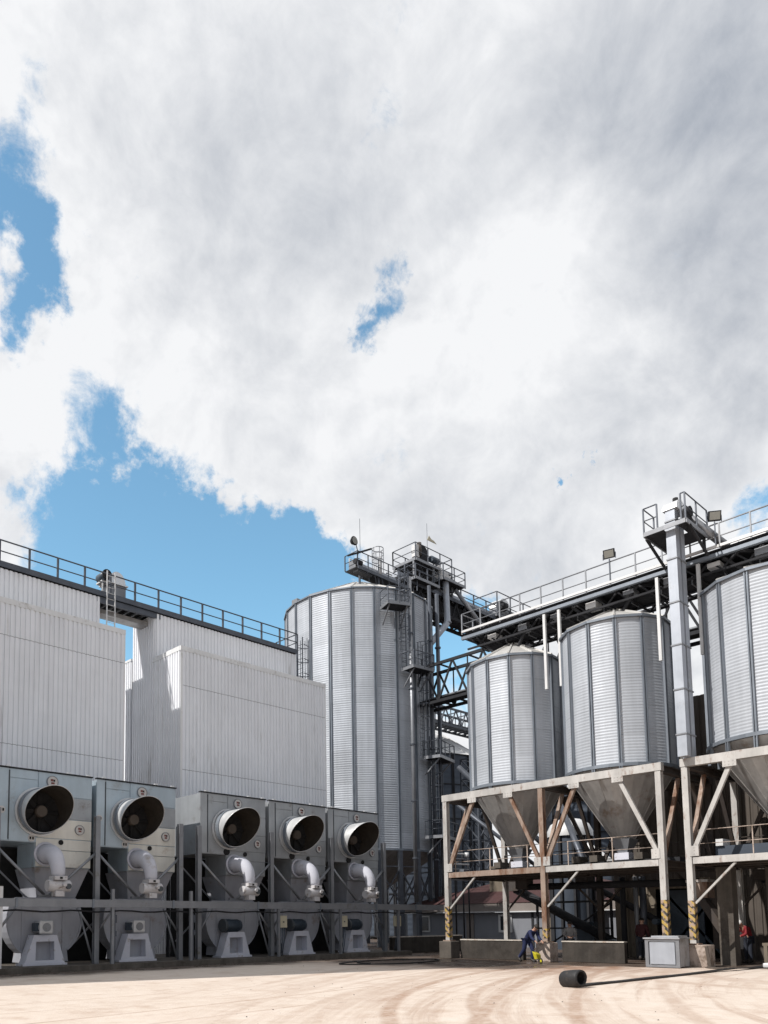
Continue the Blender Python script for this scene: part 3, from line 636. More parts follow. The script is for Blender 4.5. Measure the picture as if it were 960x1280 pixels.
# ------------------------------------------------------------------ silos
def silo(loc, r, z0, z1, zap, nb, label, stiff_w=.14, pitch=.13, amp=.010, cone=None, phase=0.0, flat=.42, group='galvanised grain silos', leg_z=None, mats=(m_galv2, m_roof, m_stiff), skirt=None, rings=None, hops=True):
    t = thing('grain_silo', loc, label, 'silo', group); c = Vector(loc); sub = 5; nseg = nb*sub; z = z0; zs = []
    def rad(k):
        a = 2*math.pi*((k % sub)/sub-.5)/nb; h = math.pi/nb
        return r*((1-flat)+flat*math.cos(h)/math.cos(a))
    n = int((z1-z0)/pitch)
    prof = []
    for i in range(n):
        for q, h in ((0, 0), (.25, .8), (.5, 1), (.75, .8)): prof.append((z0+(i+q)*(z1-z0)/n, h*amp))
    prof.append((z1, 0)); vs = []
    for (zz, h) in prof:
        for k in range(nseg):
            a = phase+2*math.pi*k/nseg; rr_ = rad(k)+h-amp; vs.append(c+Vector((rr_*math.cos(a), rr_*math.sin(a), zz-c.z)))
    m_ = len(prof)
    mb = MB().add(vs, [(i*nseg+k, i*nseg+(k+1) % nseg, (i+1)*nseg+(k+1) % nseg, (i+1)*nseg+k) for i in range(m_-1) for k in range(nseg)], True)
    sh = mb.build('shell', mats[0], t, recalc=False)
    rg = random.Random(nb*7+int(abs(c.x)*10)); tones = {}
    at = sh.data.attributes.new('tone', 'FLOAT', 'FACE'); vals = []
    for i in range(m_-1):
        zz = prof[i][0]-z0; row = int(zz/1.14); seam = (zz % 1.14) < .035
        for k in range(nseg):
            bay = k//sub; q = tones.setdefault((bay, (row+bay % 2)//2), rg.uniform(.90, 1.08))*tones.setdefault(bay, rg.uniform(.93, 1.05)); vals.append(q*(.84 if seam else 1))
    at.data.foreach_set('value', vals)
    for k in range(nb):
        a = phase+2*math.pi*k/nb; d = Vector((math.cos(a), math.sin(a), 0)); s_ = Vector((-d.y, d.x, 0)); b = MB(); base = Vector((c.x, c.y, 0))+d*(r+.035)
        zb = z0 if skirt is None else skirt
        b.bar(base+s_*stiff_w*.32+UP*zb, base+s_*stiff_w*.32+UP*(z1+.02), stiff_w*.30, .09, d); b.bar(base-s_*stiff_w*.32+UP*zb, base-s_*stiff_w*.32+UP*(z1+.02), stiff_w*.30, .09, d)
        b.bar(base-d*.035+UP*zb, base-d*.035+UP*(z1+.02), stiff_w*.6, .05, d)
        b.build('stiffener', mats[2], t)
    # roof : panels with raised seams
    vs = [c+Vector((0, 0, zap-c.z))]
    ro = r+.1
    for k in range(nb): a = phase+2*math.pi*k/nb; vs.append(Vector((c.x+ro*math.cos(a), c.y+ro*math.sin(a), z1+.06)))
    rr0 = .12*r
    mb = MB(); ring = [Vector((c.x+rr0*math.cos(phase+2*math.pi*k/nb), c.y+rr0*math.sin(phase+2*math.pi*k/nb), zap)) for k in range(nb)]
    mb.add(vs[1:]+ring, [(k, (k+1) % nb, nb+(k+1) % nb, nb+k) for k in range(nb)]+[tuple(range(nb, 2*nb))])
    ro_ = mb.build('roof', mats[1], t)
    mb = MB()
    for k in range(nb): mb.bar(vs[1+k]+UP*.02, ring[k]+UP*.02, .07, .07)
    mb.build('roof_rib', mats[1], ro_)
    mb = MB()
    for k in range(nb): mb.bar(vs[1+k]-UP*.05, vs[1+(k+1) % nb]-UP*.05, .06, .1)
    mb.build('eave_ring', mats[2], t)
    MB().lathe((c.x, c.y, z0), [(r+.02, -.1), (r+.1, -.1), (r+.1, .03), (r+.02, .03)], nb*2, False, 'z', True).build('base_ring', mats[2], t)
    if rings:
        mb = MB()
        for zz in rings: mb.lathe((c.x, c.y, zz), [(r, -.05), (r+.07, -.05), (r+.07, .05), (r, .05)], nb*2, False, 'z', True)
        mb.build('wind_ring', mats[2], t)
    if cone:
        zc, rc = cone; seg = nb*2; vs = []
        for k in range(seg): a = phase+math.pi*2*k/seg; vs.append(Vector((c.x+(r-.03)*math.cos(a), c.y+(r-.03)*math.sin(a), z0-.1)))
        for k in range(seg): a = phase+math.pi*2*k/seg; vs.append(Vector((c.x+rc*math.cos(a), c.y+rc*math.sin(a), zc)))
        mb = MB().add(vs, [(k, (k+1) % seg, seg+(k+1) % seg, seg+k) for k in range(seg)]); co = mb.build('hopper_cone', m_cone, t)
        mb = MB()
        for k in range(0, seg): (k % 2 == 0) and mb.bar(vs[k], vs[seg+k], .03, .03)
        mb.build('cone_seam', m_cone, co)
        if hops:
            mb = MB(); a_ = .42; b_ = .2
            mb.add([(c.x-a_, c.y-a_, zc), (c.x+a_, c.y-a_, zc), (c.x+a_, c.y+a_, zc), (c.x-a_, c.y+a_, zc), (c.x-b_, c.y-b_, zc-.55), (c.x+b_, c.y-b_, zc-.55), (c.x+b_, c.y+b_, zc-.55), (c.x-b_, c.y+b_, zc-.55)],
                   [(0, 1, 2, 3), (7, 6, 5, 4)]+[(i, (i+1) % 4, 4+(i+1) % 4, 4+i) for i in range(4)]); mb.build('outlet_chute', m_steel, t)
            MB().box(c.x-.3, c.x+.3, c.y-.3, c.y+.3, zc-.85, zc-.56).build('slide_gate', m_stand, t)
    return t
S1 = (43.9, 40.9, 0); r1 = 5.65
t1 = silo(S1, r1, 6.7, 25.3, 27.9, 22, 'tallest galvanised silo standing in the centre on dark steel legs', .21, .16, .022, cone=(3.4, .6), phase=.10, flat=.6, hops=False, skirt=6.6)
for k in range(22):
    a = .10+2*math.pi*k/22; p = Vector((S1[0]+(r1-.05)*math.cos(a), S1[1]+(r1-.05)*math.sin(a), 0))
    MB().bar(p, p+UP*6.6, .30, .26, Vector((math.cos(a), math.sin(a), 0))).build('leg', m_rail, t1)
    a2 = .10+2*math.pi*(k+1)/22; q = Vector((S1[0]+(r1-.05)*math.cos(a2), S1[1]+(r1-.05)*math.sin(a2), 0))
    if k % 2 == 0 or True:
        b = MB(); b.bar(p+UP*2.9, q+UP*5.4, .08); b.bar(q+UP*2.9, p+UP*5.4, .08); b.bar(p+UP*5.5, q+UP*5.5, .08); b.build('cross_brace', m_rail, t1)
# stiffener splice boxes, vents
for (da, zz) in ((3.85, 13.2), (4.15, 13.2), (4.42, 13.0), (4.15, 10.2), (4.42, 10.0)):
    pass
vb = MB(); pv = Vector((S1[0]-r1*.80, S1[1]+r1*.35, 26.0)); vb.box(pv.x-.35, pv.x+.35, pv.y-.3, pv.y+.3, 25.5, 26.1); vb.build('roof_vent', m_steel, t1)

A_ = (32.13, 20.02, 7.5); B_ = (32.15, 15.13, 7.5); C_s = (32.35, 9.05, 7.8)
silo(A_, 2.07, 7.78, 13.5, 14.62, 13, 'left one of the three hopper silos raised on the weathered frames', cone=(4.95, .42), phase=.22, skirt=7.5, pitch=.12, amp=.014)
silo(B_, 2.12, 7.80, 13.75, 14.75, 13, 'middle hopper silo between the two others on the weathered frame', cone=(5.0, .42), phase=.20, skirt=7.5, pitch=.12, amp=.014)
silo(C_s, 2.5, 8.05, 13.85, 14.75, 15, 'right hopper silo cut off by the photo edge beside the elevator leg', cone=(5.0, .45), phase=.12, skirt=7.5, pitch=.12, amp=.014)

# far silos
c = skydir(512, 950); c = Vector((c.x, c.y)).normalized()*88
silo((c.x, c.y, 0), 8.6, .3, 18.6, 24.0, 26, 'huge dark silo with pale conical roof far behind the tallest silo', .3, .5, .02, flat=.7, group='distant storage silos', mats=(m_bluesteel, m_palecap, m_dark), rings=(15.5, 12.0, 8.0, 4.5))
c = skydir(712, 1030); c2 = Vector((c.x, c.y)).normalized()*50
ft = thing('blue_tank', (c2.x, c2.y, 0), 'small blue grey tank with white domed cap seen between the raised silo hoppers', 'tank')
MB().lathe((c2.x, c2.y, 0), [(1.15, 0), (1.15, 7.0)], 24).build('shell', m_bluesteel, ft)
MB().lathe((c2.x, c2.y, 7.0), [(1.3, -.35), (1.3, 0), (1.1, .4), (.6, .7), (.02, .8)], 24).build('cap', m_palecap, ft)
for k in range(10):
    a = 2*math.pi*k/10; MB().bar((c2.x+1.22*math.cos(a), c2.y+1.22*math.sin(a), 0), (c2.x+1.22*math.cos(a), c2.y+1.22*math.sin(a), 6.6), .14).build('rib', m_dark, ft)
MB().tube((c2.x-.3, c2.y-1.0, 6.2), (c2.x+1.2, c2.y-3.2, 4.0), .22, 12).build('spout', m_palecap, ft)
c = skydir(742, 1030); c3 = Vector((c.x, c.y)).normalized()*64
silo((c3.x, c3.y, 0), 3.6, .3, 11.0, 12.6, 16, 'blue grey silo standing behind the small white capped tank', .22, .4, .02, group='distant storage silos', mats=(m_bluesteel, m_palecap, m_dark), rings=(8, 5))

# the silo just left of the photo's edge, whose shadow falls across the yard
silo((2.2, 26.7, 0), 3.4, .2, 24.2, 26.0, 14, 'tall narrow silo just outside the left photo edge, its shadow crossing the yard', .2, .2, .016)
# ------------------------------------------------------------------ right support frames
def hframe(label, ys, xf, xb, mats, knees, beam_end, group='weathered steel silo frames'):
    t = thing('steel_gantry', ((xf+xb)/2, sum(ys)/len(ys), .75), label, 'steel frame', group)
    for i, y in enumerate(ys):
        for j, x in enumerate((xf, xb)):
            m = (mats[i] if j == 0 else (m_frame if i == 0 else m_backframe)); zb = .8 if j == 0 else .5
            co = MB().ibeam((x, y, zb), (x, y, 7.18), .21, .24, .03, Vector((1, 0, 0)))
            co = co.build('column', m, t)
            if j == 0:
                MB().box(x-.2, x+.2, y-.2, y+.2, zb-.02, zb+.03).build('base_plate', m_rusty, co)
                h = MB(); z0, z1 = ((.95, 2.35) if i == 0 else (.95, 1.35) if i == 1 and len(ys) == 3 else (.95, 2.4)); h.box(x-.123, x+.123, y-.108, y+.108, z0, z1); h.build('hazard_band', m_haz, co)
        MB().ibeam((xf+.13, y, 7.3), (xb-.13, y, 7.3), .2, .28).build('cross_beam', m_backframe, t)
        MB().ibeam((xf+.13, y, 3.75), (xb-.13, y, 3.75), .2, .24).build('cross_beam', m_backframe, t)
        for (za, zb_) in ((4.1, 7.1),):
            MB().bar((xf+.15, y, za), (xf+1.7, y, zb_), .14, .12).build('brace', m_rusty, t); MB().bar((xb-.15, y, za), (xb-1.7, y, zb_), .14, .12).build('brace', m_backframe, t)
    y0, y1 = ys[0]+.14, (ys[-1]-.14 if beam_end is None else beam_end)
    for x, m in ((xf, m_frame), (xb, m_backframe)):
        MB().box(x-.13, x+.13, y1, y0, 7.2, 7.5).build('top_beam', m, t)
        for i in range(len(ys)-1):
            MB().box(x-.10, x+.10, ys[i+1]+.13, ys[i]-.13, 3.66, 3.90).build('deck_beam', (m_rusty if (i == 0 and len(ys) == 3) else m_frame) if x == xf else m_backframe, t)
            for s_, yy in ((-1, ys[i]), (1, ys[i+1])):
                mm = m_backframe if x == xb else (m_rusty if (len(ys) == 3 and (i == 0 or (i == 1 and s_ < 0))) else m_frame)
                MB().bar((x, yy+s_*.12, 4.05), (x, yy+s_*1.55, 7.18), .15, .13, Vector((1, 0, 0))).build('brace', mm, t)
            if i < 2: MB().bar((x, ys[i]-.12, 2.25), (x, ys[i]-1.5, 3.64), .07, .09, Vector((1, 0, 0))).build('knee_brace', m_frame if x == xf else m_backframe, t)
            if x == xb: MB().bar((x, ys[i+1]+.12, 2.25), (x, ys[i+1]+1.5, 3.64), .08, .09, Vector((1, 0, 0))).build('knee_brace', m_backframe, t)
    for i in range(len(ys)-1):
        for s_, yy in ((-1, ys[i]), (1, ys[i+1])):
            gp = MB(); gp.box(xf-.145, xf-.132, min(yy+s_*1.3, yy+s_*1.75), max(yy+s_*1.3, yy+s_*1.75), 6.98, 7.22)
            for k in range(3):
                for zz in (7.04, 7.15): gp.box(xf-.16, xf-.146, yy+s_*(1.38+.13*k)-.015, yy+s_*(1.38+.13*k)+.015, zz, zz+.03)
            gp.build('gusset_plate', m_frame, t)
            gp = MB(); gp.box(xf-.142, xf-.128, min(yy+s_*.05, yy+s_*.36), max(yy+s_*.05, yy+s_*.36), 3.93, 4.3)
            for zz in (4.0, 4.12, 4.22): gp.box(xf-.156, xf-.143, yy+s_*.2-.015, yy+s_*.2+.015, zz, zz+.03)
            gp.build('gusset_plate', m_frame, t)
    mid = MB()
    for i in range(len(ys)-1):
        for x in (xf+1.2, xf+2.4, xf+3.6): mid.ibeam((x, ys[i]-.13, 3.72), (x, ys[i+1]+.13, 3.72), .12, .16)
    mid.build('joist', m_backframe, t)
    MB().box(xf+.11, xb-.11, ys[-1], ys[0], 3.86, 3.90).build('deck', m_backframe, t)
    rail(t, [(xf+.35, ys[-1]+.2, 3.9), (xf+.35, ys[0]-.2, 3.9)], 1.0, 1.9, .035, m_plinth)
    rail(t, [(xb-.3, ys[-1]+.2, 3.9), (xb-.3, ys[0]-.2, 3.9)], 1.0, 2.4, .045, m_backframe)
    return t
hframe('weathered steel frame carrying the left and middle hopper silos, one column badly rusted', [22.3, 17.4, 12.55], 29.7, 34.4, [m_frame, m_rusty, m_frame], True, None)
hframe('pale weathered steel frame at the right photo edge carrying the right hopper silo', [11.6, 5.9], 29.7, 34.4, [m_frame, m_frame], True, None)
# plinths
for i, (y, w, lab) in enumerate(((17.4, .32, 'pale chipped concrete plinth under the rusted column'), (11.45, .38, 'stained concrete plinth right of the sheet metal box'), (22.3, .33, 'dark concrete plinth at the left end of the low wall'), (12.55, .3, 'concrete plinth hidden behind the sheet metal box'), (5.9, .35, 'concrete plinth beyond'))):
    if i > 3: continue
    tag(MB().box(29.7-w, 29.7+w, y-w, y+w, 0, .78).build('concrete_plinth', m_conc if i == 2 else m_plinth, bevel=.03), lab, 'plinth', 'concrete plinths')
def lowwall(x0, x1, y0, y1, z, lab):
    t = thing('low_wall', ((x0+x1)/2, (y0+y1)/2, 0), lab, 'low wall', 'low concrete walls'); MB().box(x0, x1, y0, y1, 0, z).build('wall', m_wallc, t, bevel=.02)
    MB().box(x0-.03, x1+.03, y0, y1, z+.002, z+.05).build('coping', m_concl, t)  # pale strip, its colour stands for the sunlit top edge
lowwall(30.0, 30.25, 18.7, 21.9, .82, 'stained and shade darkened low concrete wall left of the rusted column')
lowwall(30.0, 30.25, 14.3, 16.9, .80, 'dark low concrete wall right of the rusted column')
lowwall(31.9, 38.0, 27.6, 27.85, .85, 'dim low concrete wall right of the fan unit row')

# ------------------------------------------------------------------ catwalk above the hopper silos
XC = 31.0
cw = thing('silo_catwalk', (32.2, 12, 15.2), 'long steel catwalk with pale railing running over the three hopper silos', 'catwalk')
ya, yb = 22.05, 2.0
MB().box(XC-.06, XC+.02, yb, ya, 15.52, 15.62).build('toe_board', m_palecap, cw)
MB().box(XC-.10, XC+.05, yb, ya, 15.16, 15.30).build('edge_channel', m_stiff, cw)
MB().box(33.6, 33.75, yb, ya, 15.14, 15.42).build('edge_channel', m_rail, cw)
MB().box(XC+.03, 33.59, yb, ya, 15.44, 15.49).build('deck', m_dark, cw)
mb = MB(); y = ya-.1
while y > yb: mb.bar((XC+.05, y, 15.3), (33.6, y, 15.3), .1, .18); y -= .82
mb.build('cross_joist', m_dark, cw)
mb = MB(); y = ya-.2; s_ = 1
while y > yb+2: mb.bar((XC+.1 if s_ > 0 else 33.5, y, 15.18), (33.5 if s_ > 0 else XC+.1, y-2.0, 15.18), .08); y -= 2.0; s_ = -s_
mb.build('underside_brace', m_dark, cw)
mb = MB(); y = ya-.3; s_ = 0
mb.box(XC+.25, XC+.33, yb, ya-.1, 14.72, 14.80); mb.box(33.3, 33.38, yb, ya-.1, 14.72, 14.80)
while y > yb+1:
    for x in (XC+.29, 33.34): mb.bar((x, y, 15.2), (x, y-.45, 14.76), .06); mb.bar((x, y-.45, 14.76), (x, y-.9, 15.2), .06)
    mb.bar((XC+.29, y-.45, 14.76), (33.34, y-.45, 14.76), .07); y -= .9
mb.build('underside_lattice', m_dark, cw)
mb = MB()
for i, x in enumerate((31.5, 32.75, 33.0)): mb.tube((x, yb, 15.36), (x, ya-.5-i*.8, 15.36), .05, 6)
mb.build('cable_bundle', m_rail, cw)
y = 20.6; i = 0
while y > 5:
    MB().box(31.25, 31.8, y-.25, y+.2, 14.95-.1*(i % 2), 15.12).build('cable_tray', m_palecap if i % 3 == 0 else m_steel, cw); y -= 1.63; i += 1
rail(cw, [(33.7, ya, 15.45), (XC, ya, 15.45), (XC, yb, 15.45)], 1.0, 1.05, .055, m_steel, postw=.05)
rail(cw, [(33.7, ya, 15.45), (33.7, yb, 15.45)], 1.0, 1.6, .05, m_rail)
cv = thing('chain_conveyor', (32.3, 12, 14.7), 'dark enclosed conveyor trough slung beneath the silo catwalk', 'conveyor')
MB().box(31.95, 32.5, yb, 21.6, 14.80, 15.12).build('trough', m_dark, cv)
mb = MB(); y = 21.4
while y > yb: mb.box(31.9, 32.55, y, y+.05, 14.78, 15.125); y -= 1.2
mb.build('flange', m_steel, cv)
for y, zt in ((20.02, 14.6), (15.13, 14.7), (9.05, 14.75)):
    MB().tube((32.22, y+.3, 14.8), (32.22, y+.3, zt-.1), .16, 12).build('drop_spout', m_steel, cv)
    MB().bar((XC+.25, y+1.4, 15.15), (31.6, y+.6, zt-.35), .1).build('roof_strut', m_dark, cv)
    MB().bar((XC+.25, y-1.4, 15.15), (31.6, y-.6, zt-.35), .1).build('roof_strut', m_dark, cv)
for i, (y, z0, lb_) in enumerate(((17.7, 11.75, 'white strut hanging from the catwalk beside the left hopper silo'), (17.0, 11.73, 'white strut hanging from the catwalk just left of the middle hopper silo'),
                     (12.79, 11.76, 'white strut hanging from the catwalk at the right of the middle hopper silo'), (11.25, 11.6, 'white strut behind the elevator leg beside the right hopper silo'))):
    tag(MB().box(30.94, 31.06, y-.06, y+.06, z0, 15.13).build('catwalk_strut', m_palecap, bevel=.008), lb_, 'strut', 'struts carrying the catwalk')
def floodlight(p, face, label, group='floodlights'):
    t = thing('floodlight', p, label, 'floodlight', group); p = Vector(p); d = Vector(face).normalized(); a = UP.cross(d).normalized()
    MB().bar(p-UP*.9, p, .04).build('stem', m_rail, t)
    c0 = p+UP*.22; b = MB().bar(c0-d*.06, c0+d*.08, .44, .36); hd = b.build('lamp_head', m_dark, t)
    MB().bar(c0+d*.082, c0+d*.09, .36, .28).build('lens', m_lamp, hd)
    MB().bar(p+a*.24, p+a*.24+UP*.25, .03).build('bracket', m_rail, t); MB().bar(p-a*.24, p-a*.24+UP*.25, .03).build('bracket', m_rail, t)
floodlight((30.95, 14.64, 16.55), (-.9, -.25, -.35), 'square floodlight on the catwalk railing above the middle hopper silo')
floodlight((30.9, 10.55, 16.50), (-.8, -.6, -.3), 'square floodlight on the catwalk railing right of the elevator head')

# vertical elevator leg
el = thing('bucket_elevator', (29.35, 11.4, 7.5), 'tall pale square elevator leg rising past the catwalk on the frame corner', 'elevator')
MB().box(29.2, 29.52, 11.30, 11.64, 7.52, 16.85).build('leg_casing', m_galv, el)
MB().box(29.66, 29.98, 11.30, 11.64, 7.52, 16.5).build('leg_casing', m_galv, el)
for z in (8.3, 9.95, 11.6, 13.2, 14.85, 16.3): MB().box(29.17, 30.01, 11.27, 11.67, z, z+.05).build('casing_joint', m_steel, el)
MB().prism([(29.15+.45+.45*math.cos(a), 11.2, 16.75+.40*math.sin(a)) for a in [math.pi*i/12 for i in range(13)]], (0, .52, 0)).build('head_hood', m_cowl, el)
MB().tube((29.8, 11.15, 16.7), (29.8, 10.95, 16.7), .2, 14).build('drive_motor', m_dark, el)
MB().box(29.45, 30.0, 11.0, 11.19, 16.2, 16.65).build('gearbox', m_dark, el)
MB().tube((29.6, 11.4, 17.1), (29.6, 11.4, 17.3), .1, 10).build('vent', m_black, el)
MB().tube((30.3, 11.2, 16.7), (31.6, 10.4, 15.7), .16, 12).build('discharge_spout', m_steel, el)
ep = thing('head_platform', (29.8, 11.5, 16), 'small railed platform around the elevator head, dark underside', 'platform')
X0, X1, Y0, Y1 = 29.0, 31.0, 10.85, 12.35
for bx in ((X0, 29.1, Y0, Y1), (30.12, X1, Y0, Y1), (29.1, 30.12, Y0, 11.18), (29.1, 30.12, 11.72, Y1)): MB().box(*bx, 16.02, 16.08).build('floor', m_dark, ep)
mb = MB(); mb.box(X0-.04, X0-.002, Y0, Y1, 15.96, 16.12); mb.box(X0, X1, Y0-.04, Y0-.002, 15.96, 16.12); mb.box(X0, X1, Y1+.002, Y1+.04, 15.96, 16.12); mb.build('edge_channel', m_steel, ep)
for (x, y) in ((X1-.1, Y0+.1), (X1-.1, Y1-.1)): MB().bar((x, y, 15.5), (x, y, 16.0), .09).build('support_leg', m_dark, ep)
MB().bar((29.3, 12.4, 16.0), (30.95, 12.4, 15.3), .08).build('strut', m_dark, ep); MB().bar((29.3, 10.85, 16.0), (30.95, 10.85, 15.3), .08).build('strut', m_dark, ep)
rail(ep, [(29.9, Y1, 16.1), (X0, Y1, 16.1), (X0, 11.85, 16.1)], .95, 1.0, .05, m_rail)
rail(ep, [(X0, 11.0, 16.1), (X0, Y0, 16.1), (X1, Y0, 16.1)], 1.0, 1.0, .05, m_rail)
dh = thing('catwalk_duct', (32.3, 9.6, 15.6), 'pale rounded duct hood behind the railing right of the elevator head', 'duct hood')
MB().prism([(31.9+.45+.45*math.cos(a), 9.2, 15.5+.75*math.sin(a)) for a in [math.pi*i/12 for i in range(13)]], (0, 1.3, 0)).build('hood', m_palecap, dh)
MB().box(32.05, 32.65, 8.3, 9.19, 15.5, 15.95).build('duct', m_steel, dh)

# lattice under the catwalk far end, truss bridges behind
def truss(name, p, q, w, h, n, label, mat, group, plan, drop=.25):
    t = thing(name, tuple((Vector(p)+Vector(q))/2), label, 'truss bridge', group); p, q = Vector(p), Vector(q); d = (q-p).normalized(); a = d.cross(UP).normalized()*w/2
    for s_ in (-1, 1):
        for zz in (0, h): MB().bar(p+a*s_+UP*zz, q+a*s_+UP*zz, .16, .2).build('chord', mat, t)
        mb = MB(); L_ = (q-p).length/n
        for i in range(n):
            u = p+a*s_+d*L_*i
            mb.bar(u, u+d*L_*.5+UP*h, .10, .12); mb.bar(u+d*L_*.5+UP*h, u+d*L_, .10, .12); mb.bar(u+UP*.0, u+UP*h, .07, .07)
        mb.build('web', mat, t)
    for i in range(n*2+1):
        u = p+d*L_*i/2; MB().bar(u-a, u+a, .09, .12).build('cross_member', mat, t)
        if i % 2 == 0: MB().bar(u-a+UP*h, u+a+UP*h, .09, .1).build('cross_member', mat, t)
    MB().bar(p+UP*.28, q+UP*.28, w*.92, .05).build('floor', mat, t)
    MB().bar(p+UP*.5-a*.2, q+UP*.5-a*.2, w*.3, .3).build('conveyor', m_steel, t)
    return t
truss('truss_bridge', (45, 46, 17.1), (45, 6, 17.1), 1.8, 2.7, 16, 'dark truss bridge leaving the tallest silo at mid height toward the hopper silos', m_dark, 'conveyor truss bridges', plan=None)
truss('truss_bridge', (56, 50, 22.0), (84, 50, 22.0), 2.0, 1.8, 16, 'lower grey truss bridge seen beneath the dark one against the sky', m_rail, 'conveyor truss bridges', plan=None)
rr_ = thing('roof_ridge_walk', (60, 60, 24), 'thin railing crossing the sky above the distant silo roof', 'walkway')
rail(rr_, [(62, 52, 19.9), (90, 52, 19.9)], 1.1, 2.0, .08, m_rail); MB().box(62, 90, 51.9, 52.9, 19.7, 19.9).build('deck', m_rail, rr_)

# ------------------------------------------------------------------ gallery on top of the tallest silo
GY = 39.0
ga = thing('top_gallery', (52, 40, 28.9), 'high railed conveyor gallery leaving the tallest silo toward the catwalk', 'gallery')
MB().box(47.4, 66, GY, GY+2.0, 28.82, 28.88).build('deck', m_dark, ga); MB().box(41.5, 47.38, GY-.4, GY+.9, 27.92, 27.98).build('deck', m_dark, ga)
mb = MB(); mb.box(47.4, 66, GY-.08, GY-.002, 28.66, 28.95); mb.box(47.4, 66, GY+2.002, GY+2.08, 28.66, 28.95); mb.box(41.5, 47.38, GY-.47, GY-.402, 27.8, 28.04); mb.build('edge_channel', m_rail, ga)
rail(ga, [(41.5, GY+.9, 28.0), (41.5, GY-.4, 28.0), (48.4, GY-.4, 28.0)], 1.15, 1.2, .07, m_rail)
rail(ga, [(47.4, GY, 28.9), (65.9, GY, 28.9)], 1.15, 1.8, .09, m_rail)
rail(ga, [(42.0, GY+.9, 28.0), (47.3, GY+.9, 28.0)], 1.15, 1.5, .07, m_palecap)
rail(ga, [(47.5, GY+2.0, 28.9), (65.9, GY+2.0, 28.9)], 1.15, 1.8, .08, m_rail)
MB().box(47.5, 65, GY+.7, GY+1.4, 29.0, 29.75).build('conveyor_trough', m_galv, ga)
mb = MB()
for i in range(34): x = 46.5+i*.6; mb.box(x, x+.1, GY, GY+2, 28.5, 28.8)
mb.build('cross_joist', m_dark, ga)
mb = MB(); mb.bar((47, GY+.1, 27.2), (66, GY+.1, 27.2), .2, .25); mb.bar((47, GY+1.9, 27.2), (66, GY+1.9, 27.2), .2, .25)
for i in range(16):
    x = 47+i*1.2
    for y in (GY+.1, GY+1.9): mb.bar((x, y, 28.6), (x+.6, y, 27.2), .11); mb.bar((x+.6, y, 27.2), (x+1.2, y, 28.6), .11)
    mb.bar((x+.6, GY, 27.25), (x+.6, GY+2, 27.25), .1)
mb.build('lattice', m_dark, ga)
MB().box(47.3, 66, GY+.3, GY+1.7, 27.4, 28.45).build('lower_conveyor', m_dark, ga)
for (x, y) in ((41.9, 38.8), (44, 38.8), (46.2, 38.8), (48.6, 39.2), (48.6, 40.9)): MB().bar((x, y, 26.3 if x < 46 else 25.4), (x, y, 27.9 if x < 48 else 28.7), .12).build('leg', m_rail, ga)
MB().bar((47.8, 39.1, 24.5), (50.5, 39.1, 27.3), .2).build('raking_strut', m_steel, ga)
MB().box(42.2, 47.3, GY+.1, GY+.6, 28.05, 28.6).build('tail_conveyor', m_galv, ga)
mb = MB()
for i in range(7): x = 41.9+i*.8; mb.bar((x, GY-.3, 27.9), (x+.4, GY-.1, 27.3), .07)
mb.build('strut', m_rail, ga)
# machine cluster at the left end
hc = thing('conveyor_tail', (41, 40, 28.9), 'cluttered conveyor tail drive on the left end of the high gallery', 'conveyor drive')
MB().box(41.7, 42.5, 39.0, 39.7, 28.0, 28.7).build('casing', m_steel, hc); MB().tube((41.4, 38.8, 28.4), (42.1, 38.8, 28.4), .2, 14).build('motor', m_dark, hc)
MB().tube((44.3, 38.9, 28.0), (44.3, 38.9, 29.6), .14, 12).build('pipe_stack', m_palecap, hc)
MB().bar((40.5, 38.6, 28.45), (43.0, 38.6, 29.75), .16, .12).build('jib_arm', m_dark, hc)
MB().box(40.9, 42.4, 38.0, 38.5, 27.2, 27.32).build('side_step', m_dark, hc)
hoop = thing('cage_hoop', (44.2, 39, 28), 'ladder hoop rising above the high gallery railing', 'ladder')
mb = MB()
for z in (29.3, 29.8, 30.25): mb.lathe((44.2, 39.0, z), [(.42, 0), (.46, 0), (.46, .05), (.42, .05)], 14, False, 'z', True)
for k in range(6): a = k*math.pi/3; mb.bar((44.2+.44*math.cos(a), 39.0+.44*math.sin(a), 28.2), (44.2+.44*math.cos(a), 39.0+.44*math.sin(a), 30.3), .04)
mb.build('safety_cage', m_steel, hoop)
dl = thing('round_floodlight', (41.3, 38.7, 28.9), 'round floodlight on a stem at the left end of the high gallery', 'floodlight', 'floodlights')
MB().bar((41.6, 38.6, 28.9), (41.35, 38.6, 29.6), .05).build('stem', m_rail, dl)
hd = MB().lathe((41.1, 38.5, 29.75), [(.02, .3), (.2, .28), (.34, .05), (.34, 0), (.28, -.02), (.0, -.02)], 18, True, 'y').build('lamp_head', m_dark, dl)
MB().lathe((41.1, 38.5, 29.75), [(.0, -.04), (.27, -.04)], 18, False, 'y').build('lens', m_lamp, hd)
MB().bar((41.9, 38.7, 29.1), (41.9, 38.7, 31.8), .025).build('antenna', m_rail, dl)

